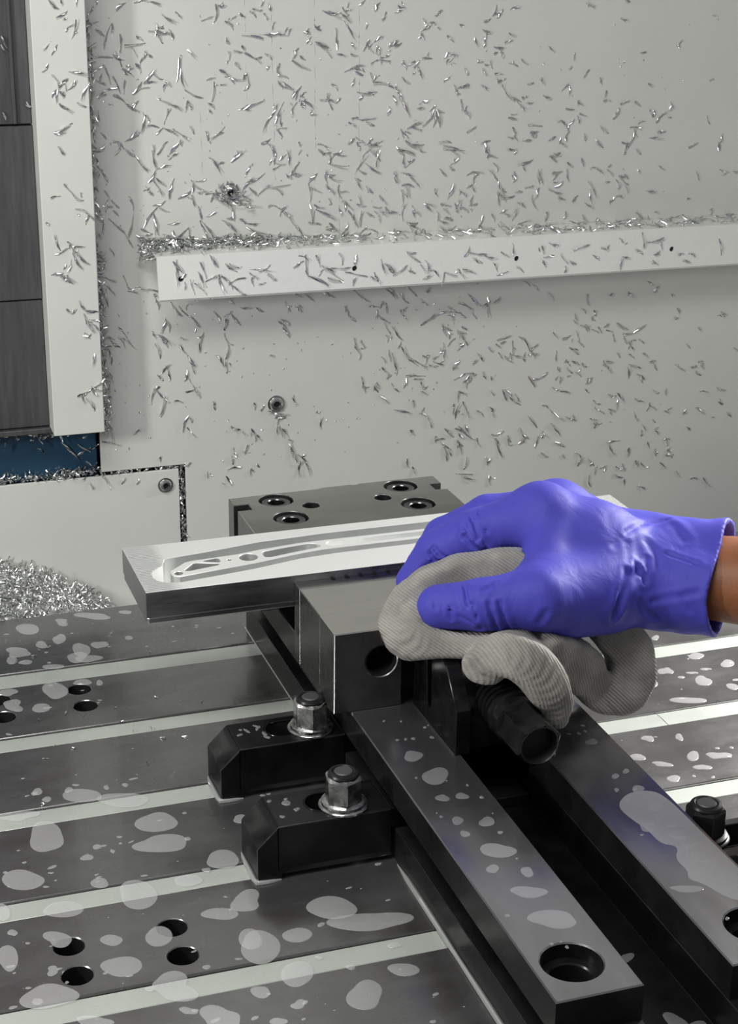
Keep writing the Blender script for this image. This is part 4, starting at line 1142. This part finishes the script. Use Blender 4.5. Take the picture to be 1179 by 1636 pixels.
  (398,279,9,-108),(399,273,11,-16),(409,310,12,-77),(415,309,12,-29),(414,312,5,4),(412,301,11,-50),(420,298,11,-72),(427,287,13,-40),(425,286,7,-90),(431,277,12,-62),(434,274,11,-72),(425,298,8,-11),(412,291,4,-62),(421,282,6,-77),
  (406,330,8,-41),(414,326,9,54),(421,328,8,-15),(417,320,17,-9),(437,319,18,64),(439,314,9,-29),(449,316,15,-33),(436,304,11,-61),(451,327,12,-44),(453,324,13,76),(446,299,8,-41),(469,308,10,-76),(438,290,9,-66),(440,286,10,-10),
  (458,290,11,-51),(453,284,7,-8),(458,279,9,-38),(462,281,6,-62),(466,279,9,9),(447,278,8,-34),(454,276,11,-62),(439,275,13,-89),(416,269,11,-43),(414,267,10,-7),(426,268,8,66),(327,275,15,-39),(328,281,6,9),(338,278,6,-46),
  (348,270,20,-22),(345,276,11,-10),(340,262,12,-42),(363,262,8,-72),(375,263,12,-6),(399,263,14,8),(411,262,10,-11),(429,261,11,29),(439,264,12,47),(449,265,11,-20),(469,308,9,-80),(476,321,10,-89),(478,328,14,-12),(481,319,10,45),
  (479,310,11,-19),(483,306,17,-39),(480,301,10,-6),(481,294,13,-63),(475,292,11,-78),(476,279,15,-89),(499,284,11,-13),(499,281,8,-37),(485,279,10,-76),(489,277,7,-36),(485,269,11,-3),(487,261,17,-44),(488,265,10,-27),(488,255,8,-23),
  (467,262,7,62),(472,262,11,1),(511,310,9,-46),(505,294,7,-64),(521,319,8,39),(519,313,7,-39),(522,325,8,-39),(518,293,15,75),(514,283,9,-11),(516,277,11,-39),(507,274,7,-88),(512,269,9,-20),(517,271,8,-12),(512,263,7,-36),
  (524,280,8,-72),(527,283,9,-69),(532,278,8,-37),(530,292,6,-38),(537,286,8,72),(539,282,7,8),(536,309,8,18),(543,309,10,-10),(539,304,7,-94),(535,298,6,29),(539,295,5,-54),(557,306,13,-49),(559,313,8,-67),(562,298,7,-76),
  (562,286,13,-77),(566,287,11,-45),(571,287,12,7),(567,293,6,-48),(567,275,7,30),(569,273,7,-19),(577,272,11,85),(584,280,9,-30),(581,291,8,-2),(576,304,8,82),(585,316,14,14),(584,312,7,-57),(590,295,7,18),(599,303,14,-75),
  (601,301,10,-69),(598,290,8,71),(595,281,15,-64),(607,269,8,82),(614,290,12,-20),(617,295,10,36),(616,306,10,6),(614,302,6,53),(626,303,12,-72),(621,284,7,-23),(611,318,8,-35),(615,321,7,-16),(628,312,8,-32),(625,269,6,73),
  (626,260,9,-36),(546,266,14,71),(558,270,8,-65),(553,257,11,-54),(559,260,6,-35),(569,261,13,-47),(587,265,11,16),(555,322,11,-16),(550,324,6,-81),(653,307,13,-21),(650,291,17,-55),(649,284,12,-79),(648,276,11,-32),(646,262,15,-57),
  (656,262,6,70),(634,283,7,36),(666,304,8,-45),(665,310,3,37),(674,294,8,-75),(677,300,5,-11),(682,300,5,-51),(681,295,7,-37),(683,289,7,-64),(669,280,6,66),(677,283,7,-17),(664,296,4,-2),(716,306,6,-35),(707,286,9,-9),
  (694,304,3,-65),(697,266,7,-38),(708,261,8,-60),(752,298,8,-68),(778,301,10,-19),(790,300,6,-9),(714,267,4,-25),(745,278,3,8),(768,265,5,-76),(639,314,7,-74),
  ],
 'v': [(225,252,13,-98),(227,238,12,-26),(227,230,13,-46),(225,222,14,-87),(220,227,8,-22),(241,234,12,-70),(246,227,8,-32),(253,228,11,-18),(263,226,10,-19),(265,218,10,-76),(326,215,12,-65),(384,214,7,-27),(395,211,10,-41),(411,213,11,-26),
  (439,210,14,-46),(467,210,12,-43),(468,211,11,-53),(478,205,11,-53),(485,211,13,-43),(496,201,7,-52),(501,211,5,48),(542,200,13,-49),(556,197,8,87),(564,198,8,46),(592,211,8,-36),(601,207,7,-47),(616,198,10,-49),(533,196,7,-28),
  (713,204,6,-38),(719,198,7,54),(694,195,7,-46),(675,196,5,22),(652,193,10,-77),(737,191,5,-42),(237,193,12,-55),(244,182,15,-56),(236,185,10,-62),(226,190,10,-31),(230,184,11,-44),(225,175,17,-75),(226,156,10,-70),(224,127,9,-32),
  (224,109,19,-89),(223,100,14,-19),(266,214,8,-72),(281,209,15,-55),(287,207,11,-48),(296,198,12,-50),(301,180,16,77),(301,185,5,10),(270,196,12,70),(274,195,11,-72),(262,189,8,-62),(270,185,16,-35),(271,181,9,-57),(265,175,14,-72),
  (287,184,6,-18),(285,176,10,-51),(292,166,14,-56),(293,160,12,-69),(288,153,11,-99),(294,143,14,-64),(291,139,7,18),(297,137,11,-63),(270,159,12,-131),(273,156,13,-77),(267,152,5,-59),(263,144,5,10),(259,137,14,-100),(268,136,15,-45),
  (267,126,21,-103),(281,131,7,-16),(311,124,6,-79),(286,111,14,-112),(291,114,5,-59),(291,103,11,-54),(245,108,7,42),(264,82,5,-92),(288,75,4,35),(307,64,3,-49),(315,201,10,-55),(324,200,10,60),(330,197,11,-57),(322,192,11,-98),
  (323,181,10,-72),(323,170,12,-104),(317,163,12,-57),(322,157,10,-83),(327,212,4,-53),(340,206,10,-6),(351,204,8,-27),(376,203,5,-67),(385,202,7,-39),(387,204,4,-39),(371,190,9,-44),(373,192,8,-43),(375,182,13,-55),(427,198,9,-67),
  (432,191,9,-40),(435,169,10,-72),(438,162,11,-57),(439,159,8,-84),(442,168,7,-63),(451,200,9,-8),(458,201,6,-96),(462,198,9,-79),(454,193,8,76),(461,188,12,-34),(464,180,11,-61),(464,171,8,-74),(466,156,10,-81),(461,153,6,-55),
  (461,144,5,-63),(466,137,5,30),(465,139,7,-77),(442,135,8,-73),(445,130,6,-5),(444,128,5,-81),(455,127,9,-65),(456,130,6,-66),(462,118,12,-44),(381,123,9,-76),(346,121,6,-84),(353,119,5,66),(311,125,8,-76),(369,110,8,-26),
  (366,103,14,-96),(369,97,12,-74),(373,95,12,-53),(378,88,5,-21),(380,77,18,-77),(378,79,12,-77),(388,71,11,-41),(385,62,14,-93),(393,61,13,-73),(328,103,7,-41),(334,100,9,-37),(345,96,11,-73),(350,93,7,-52),(338,83,9,72),
  (328,82,8,-76),(326,74,9,-82),(327,68,11,9),(323,57,9,-55),(342,63,6,68),(344,64,4,-41),(348,68,4,-56),(405,100,13,-80),(402,111,3,15),(362,164,4,-15),(478,191,11,-56),(479,195,7,47),(501,185,15,36),(514,190,10,26),
  (524,192,13,-34),(521,190,8,31),(522,186,6,-49),(533,187,8,-37),(536,195,12,-32),(543,187,10,-56),(556,191,13,89),(555,195,9,31),(473,175,17,-50),(475,165,6,63),(482,157,17,-47),(487,150,16,-42),(494,147,15,-29),(500,153,7,-4),
  (500,149,7,-94),(507,144,9,-13),(511,146,10,-22),(509,151,6,22),(516,175,13,-65),(519,176,9,-26),(521,170,6,-74),(523,164,9,39),(516,157,13,92),(515,156,5,22),(529,171,7,-75),(534,171,6,-11),(533,169,8,-66),(536,163,7,-57),
  (532,159,8,50),(535,175,6,-35),(528,143,10,55),(471,148,21,-77),(491,136,19,-7),(481,130,8,-105),(494,133,9,-5),(497,127,7,-54),(499,120,6,-36),(500,125,5,22),(472,127,10,-52),(478,105,20,-15),(489,85,7,-50),(498,101,7,-22),
  (504,94,13,-64),(498,105,4,35),(489,111,6,-82),(516,76,8,-5),(511,76,6,-88),(521,69,13,-40),(521,62,12,-78),(525,62,5,-63),(524,81,13,-44),(534,82,11,-30),(539,80,21,-42),(535,77,6,-36),(534,70,8,-39),(534,67,13,-74),
  (540,84,7,-68),(531,113,10,-88),(535,117,8,-20),(539,101,16,-69),(530,100,16,-99),(527,103,9,-93),(534,99,5,-40),(532,132,11,28),(542,134,10,-7),(539,127,12,-95),(541,128,8,42),(555,131,7,-67),(562,128,3,-74),(546,144,6,37),
  (551,148,9,-51),(560,155,7,-41),(570,148,7,-53),(568,157,6,-40),(573,164,13,19),(572,160,6,9),(581,156,10,84),(580,143,17,-33),(584,147,10,-16),(580,146,7,-87),(591,162,5,-21),(595,156,11,-67),(602,148,10,-25),(602,154,7,37),
  (602,146,7,-61),(593,145,8,87),(563,115,7,-54),(553,97,10,-43),(563,100,6,-41),(565,95,7,-69),(576,110,15,-63),(579,114,9,-42),(586,105,14,-39),(588,108,10,-56),(583,107,10,-39),(601,122,11,-61),(606,124,7,7),(613,127,8,38),
  (604,84,16,-52),(594,75,10,-65),(595,68,10,42),(599,70,6,-36),(568,75,7,-18),(570,69,7,-62),(573,60,14,-69),(573,77,5,35),(582,70,8,-60),(581,67,6,-72),(552,69,9,-68),(561,51,7,-81),(563,51,6,67),(540,51,12,81),
  (539,41,15,-6),(543,37,13,-23),(564,32,9,-82),(567,35,6,-25),(485,56,9,-69),(491,49,7,-71),(618,51,10,-37),(616,98,6,-29),(617,71,8,-49),(609,65,11,80),(625,113,7,-28),(635,109,10,-18),(622,163,7,-52),(633,160,8,22),
  (624,144,8,88),(635,137,10,-38),(644,136,10,-26),(652,133,7,-38),(638,129,8,-44),(647,125,8,-40),(629,121,6,86),(627,131,5,-68),(641,149,9,-18),(642,146,9,-34),(644,161,10,-69),(648,153,9,-44),(650,168,10,-40),(653,168,7,-52),
  (661,164,7,-30),(666,164,7,-60),(672,168,5,35),(675,163,7,-10),(680,156,6,-76),(688,166,13,-30),(691,155,11,-65),(695,159,11,7),(705,163,13,30),(699,152,7,8),(696,148,6,79),(700,145,6,-43),(708,151,7,-35),(713,138,8,-32),
  (699,138,6,-34),(686,140,7,-52),(641,178,7,-66),(649,183,7,-47),(660,180,6,-63),(658,175,6,-48),(672,133,6,-70),(678,134,9,-18),(677,128,10,-52),(703,128,12,-19),(697,122,12,-78),(710,118,10,-35),(711,115,9,-64),(721,131,7,1),
  (724,126,8,-65),(750,123,11,-34),(764,123,5,13),(771,127,5,4),(773,123,5,-55),(769,116,8,-39),(757,143,7,-41),(767,158,4,-49),(744,177,5,-54),(788,169,7,-10),(791,171,8,-26),(742,170,4,-4),(807,136,6,-33),(658,118,8,38),
  (656,109,7,-42),(681,102,7,-29),(691,100,11,-49),(667,97,8,-28),(670,89,11,-33),(688,93,8,82),(684,88,9,-20),(682,86,5,-80),(727,102,8,-28),(737,101,6,85),(710,95,11,-25),(720,88,8,76),(725,87,9,-30),(739,82,6,-19),
  (777,98,8,-5),(795,99,12,-20),(775,80,12,-33),(796,85,7,-30),(806,73,7,-47),(790,72,4,-1),(764,63,7,-39),(758,80,5,65),(708,80,9,-70),(727,74,6,-44),(717,69,7,-57),(715,63,5,84),(731,63,7,-57),(665,81,7,-12),
  (669,77,8,-3),(666,75,6,-79),(628,88,18,-38),(627,75,17,-52),(641,84,11,-25),(645,85,9,-67),(632,60,11,-31),(686,58,14,-2),(686,49,12,-54),(703,47,8,94),(723,51,8,-67),(731,43,6,92),(741,55,8,-5),(742,52,7,-78),
  (746,43,7,-12),(746,39,9,-1),(748,38,5,-67),(712,34,6,-77),(720,31,9,-31),(740,29,9,-47),(652,48,10,-48),(653,41,10,-109),(665,40,10,-48),(670,32,9,-113),(678,34,7,13),(694,31,7,-26),(697,32,6,79),(694,23,9,-25),
  (701,16,8,-75),(757,19,8,-52),(774,13,7,-6),(788,8,12,-46),(637,48,5,-51),(664,21,11,-78),(719,10,8,-27),
  ],
}

crng = random.Random(11)
def chip_bm(seed):
    """a twisted curled sliver of unit length along x"""
    r = random.Random(seed)
    bm = bmesh.new()
    n = 6
    bend = r.uniform(-0.16, 0.16); tw0 = r.uniform(0, PI); tw = r.uniform(1.0, 3.4)*r.choice((-1, 1))
    kink = r.uniform(0.25, 0.75); kv = r.uniform(-0.1, 0.1)
    rows = []
    for i in range(n):
        t = i/(n-1)
        w = (0.35+0.65*math.sin(PI*(0.12+0.8*t)))*0.5*r.uniform(0.8, 1.15)
        a = tw0+tw*t
        c = Vector((t-0.5, bend*(4*t*(1-t)-0.5)+kv*abs(t-kink), r.uniform(-0.02, 0.02)))
        u = Vector((0, math.cos(a), math.sin(a))); v = Vector((0, -math.sin(a), math.cos(a)))
        rows.append((c, u, v, w))
    return rows
def chip_mesh(bm, rows, Mx, ln, w):
    vs = []
    for c, u, v, k in rows:
        cc = Vector((c.x*ln, c.y*ln, c.z*ln))
        vs.append([bm.verts.new(Mx @ (cc+u*w*k)), bm.verts.new(Mx @ (cc+v*w*k*0.42)), bm.verts.new(Mx @ (cc-u*w*k)), bm.verts.new(Mx @ (cc-v*w*k*0.42))])
    for a, b in zip(vs, vs[1:]):
        for k in range(4):
            bm.faces.new([a[k], a[(k+1) % 4], b[(k+1) % 4], b[k]])
    bm.faces.new(vs[0][::-1]); bm.faces.new(vs[-1])
PLANE = {'c': 1284, 'p': 1262, 'l': 1260, 'b': 1309, 'n': 1300, 'w': 1300, 'v': 1300}
WHERE = {'c': 'on the dark cover plates', 'p': 'on the grey post', 'l': 'on the ledge front', 'b': 'before the blue recess',
         'n': 'on the low grey panel', 'w': 'on the wall above the ledge', 'v': 'on the wall below the ledge'}
HOLES_X = [277.4, 421, 564, 710]
def chip_label(L, x, z, a, k):
    """size, slope and the landmark nearest to the chip"""
    size = 'long' if L >= 17 else ('short' if L < 12 else '')
    a = (a+90) % 180-90
    slope = 'upright' if abs(a) > 65 else ('level' if abs(a) < 18 else ('rising rightwards' if a > 0 else 'falling rightwards'))
    if k in 'wvl':
        i = min(range(4), key=lambda q: abs(HOLES_X[q]-x))
        near = ('over ' if k == 'w' else 'under ' if k == 'v' else 'by ')+'the '+['end hole', 'second hole', 'third hole', 'fourth hole'][i]
        if x < 250 and k != 'l': near = 'beside the grey post'
        elif k == 'w' and math.hypot(x-328.4, z-301.5) < 24: near = 'around the screw'
        elif k == 'v' and math.hypot(x-375, z-100) < 30: near = 'around the screw'
    else: near = ''
    band = ''
    if k == 'w': band = 'just' if z < 305 else ('midway' if z < 365 else 'high')
    if k == 'v': band = 'just' if z > 185 else ('midway' if z > 130 else 'far')
    if k == 'p': band = 'high up' if z > 340 else ('halfway' if z > 230 else 'near the bottom')
    where = WHERE[k]
    if k in 'wv': where = {'w': 'above the ledge', 'v': 'below the ledge'}[k]
    return ' '.join(w for w in (size, 'chip', slope+',', band, where+(',' if near else ''), near) if w)
CGRP = {k: 'aluminium chips '+v for k, v in WHERE.items()}
allc = sorted(((L, x, z, a, k) for k, v in CHIPS.items() for (x, z, L, a) in v), reverse=True)
variants = []
for i in range(12):
    bm = bmesh.new(); chip_mesh(bm, chip_bm(100+i), Matrix.Identity(4), 10.0, 2.0)
    variants.append(finish(bm, 'metal_chip', M['chip'], (0, 0, 0), smooth=50))
def chip_matrix(x, z, a, k, w, lift):
    y = PLANE[k]-lift
    R = Matrix.Rotation(math.radians(-a), 4, 'Y') @ Matrix.Rotation(crng.uniform(-0.22, 0.22), 4, 'Z') @ Matrix.Rotation(crng.uniform(0, 2*PI), 4, 'X')
    return Matrix.Translation((x, y, z)) @ R
NBIG = 296
ORD = ['leftmost', 'second from left', 'third from left', 'fourth from left', 'fifth from left', 'sixth from left', 'seventh from left', 'eighth from left', 'ninth from left']
labs = [chip_label(*c) for c in allc[:NBIG]]
for lb in set(labs):
    same = sorted((allc[i][1], i) for i in range(NBIG) if labs[i] == lb)
    if len(same) == 1: continue
    for q, (_, i) in enumerate(same):
        labs[i] = lb+', '+(('left one', 'right one')[q] if len(same) == 2 else ORD[min(q, 8)])
for i, (L, x, z, a, k) in enumerate(allc[:NBIG]):
    o = bpy.data.objects.new('metal_chip', variants[crng.randrange(12)])
    col.objects.link(o)
    mx = chip_matrix(x, z, a, k, 2.3, crng.uniform(0.7, 1.3))
    w = crng.uniform(0.85, 1.25)
    o.location = mx.to_translation()*S
    o.rotation_euler = mx.to_euler()
    o.scale = ((L+1)/10, w, w)
    props(o, labs[i], 'metal chip', CGRP[k])
bm = bmesh.new()
for (L, x, z, a, k) in allc[NBIG:]:
    chip_mesh(bm, chip_bm(crng.randrange(10**6)), chip_matrix(x, z, a, k, 1.8, 0.8), L+0.8, crng.uniform(1.6, 2.5))
    if crng.random() < 0.25:
        mx = chip_matrix(x+crng.gauss(0, 2), z+crng.gauss(0, 2.5), crng.uniform(-90, 90), k, 1.5, 0.8)
        chip_mesh(bm, chip_bm(crng.randrange(10**6)), mx, crng.uniform(2, 6), crng.uniform(1.0, 1.8))
for i in range(260):                    # specks
    k = crng.choice('wwvv')
    x = 215+abs(crng.gauss(0, 260)); z = crng.uniform(265, 440) if k == 'w' else crng.uniform(70, 222)
    if x > 760: continue
    chip_mesh(bm, chip_bm(crng.randrange(10**6)), chip_matrix(x, z, crng.uniform(-90, 90), k, 0.5, 0.4), crng.uniform(0.8, 2.6), crng.uniform(0.7, 1.2))
obj('small_chips', bm, M['chip'], kind='stuff', label='scattered smaller aluminium chips clinging to the wall and post', cat='metal chips', smooth=50)

def scatter(name, pts, label, lmin=5, lmax=11, flat=0.5, wid=(1.6, 2.5)):
    bm = bmesh.new()
    for p in pts:
        R = Euler((crng.uniform(0, 6.28), crng.gauss(0, flat), crng.uniform(0, 6.28))).to_matrix().to_4x4()
        chip_mesh(bm, chip_bm(crng.randrange(10**6)), Matrix.Translation(p) @ R, crng.uniform(lmin, lmax), crng.uniform(*wid))
    return obj(name, bm, M['chip'], kind='stuff', label=label, cat='metal chips', smooth=50)
U, G = crng.uniform, crng.gauss
pts = []
for i in range(430):
    x = 256+abs(G(0, 75))
    if x > 440: continue
    y = 1299-abs(G(0, 13)); y = max(y, 1263)
    hmax = max(1.5, 8*(1-(x-256)/230))
    pts.append((x, y, 262+U(0, 1)**1.6*hmax*(0.5+0.5*(y-1262)/38)))
for i in range(230):
    x = U(330, 800); y = U(1263, 1298)
    pts.append((x, y, 262+U(0, 1.4)))
for i in range(40): pts.append((U(252, 262), U(1266, 1299), 262+G(-1, 4)))
scatter('chip_drift', pts, 'drift of aluminium chips lying along the top of the pale ledge', 7, 14, flat=0.33)
pts = [(U(280.3, 284.8), U(1301, 1312), U(0, 74)) for i in range(190)]+[(U(214, 285), U(1301, 1312), U(71.8, 74.8)) for i in range(130)]
pts += [(U(110, 214)-abs(G(0, 5)), U(1300, 1312), 72+abs(G(0, 3.2))) for i in range(240)]
scatter('packed_chips', pts, 'aluminium chips packed in the slit around the low grey panel', 4, 9, 0.9)
pts = [(U(112, 206), U(1299, 1310), 118.5-abs(G(0, 4.6))) for i in range(230)]
scatter('hanging_chips', pts, 'aluminium chips hanging under the dark cover at the blue recess', 4, 10, 0.6)
pts = []
for i in range(230):
    z = U(110, 440)
    if crng.random() < 0.35: z = U(110, 260)
    pts.append((217.6+abs(G(0, 2.2)), U(1294, 1299.3), z))
scatter('seam_chips', pts, 'aluminium chips caught in the seam between grey post and wall', 5, 11, 1.2)
# pile of chips behind the far left edge of the table
bm = bmesh.new()
def heap_z(x, y):
    return 12.5-0.0034*max(0, x-95)**2-0.02*max(0, 95-x)-max(0, 1216-y)*0.75-max(0, y-1250)*0.05
hx = [20+10*i for i in range(24)]; hy = [1195+10.2*i for i in range(11)]
gv = [[bm.verts.new((x, y, heap_z(x, y)-2.5)) for y in hy] for x in hx]
for i in range(len(hx)-1):
    for j in range(len(hy)-1):
        bm.faces.new([gv[i][j], gv[i+1][j], gv[i+1][j+1], gv[i][j+1]])
edge_loop = [gv[i][0] for i in range(len(hx))]+[gv[-1][j] for j in range(1, len(hy))]+[gv[i][-1] for i in range(len(hx)-2, -1, -1)]+[gv[0][j] for j in range(len(hy)-2, 0, -1)]
lo = [bm.verts.new((v.co.x, v.co.y, -139.9)) for v in edge_loop]
for i in range(len(lo)):
    j = (i+1) % len(lo)
    bm.faces.new([edge_loop[j], edge_loop[i], lo[i], lo[j]])
for i in range(1500):
    x, y = U(70, 215), U(1197, 1297)
    R = Euler((U(0, 6.28), G(0, 0.7), U(0, 6.28))).to_matrix().to_4x4()
    chip_mesh(bm, chip_bm(crng.randrange(10**6)), Matrix.Translation((x, y, heap_z(x, y)+G(0, 1.3))) @ R, U(5, 10), U(1.6, 2.6))
obj('chip_heap', bm, M['chip'], kind='stuff', label='heap of bright aluminium chips behind the far left table edge', cat='metal chips', smooth=50)
# a few chips on the table and the screws
pts = [(328+G(0, 7), 1297+G(0, 1.2), 301+G(0, 6)) for i in range(34)]+[(365+G(1, 5), 1298, 113+G(0, 3)) for i in range(8)]
scatter('screw_chips', pts, 'aluminium chips caught around the wall screws', 5, 10, 0.6)
pts = [(U(100, 275), U(890, 1180), 0.7) for i in range(26)]+[(U(440, 560), U(860, 1060), 0.7) for i in range(8)]
scatter('table_chips', pts, 'few small aluminium chips lying on the wet table', 2, 5, 0.1, (0.8, 1.4))
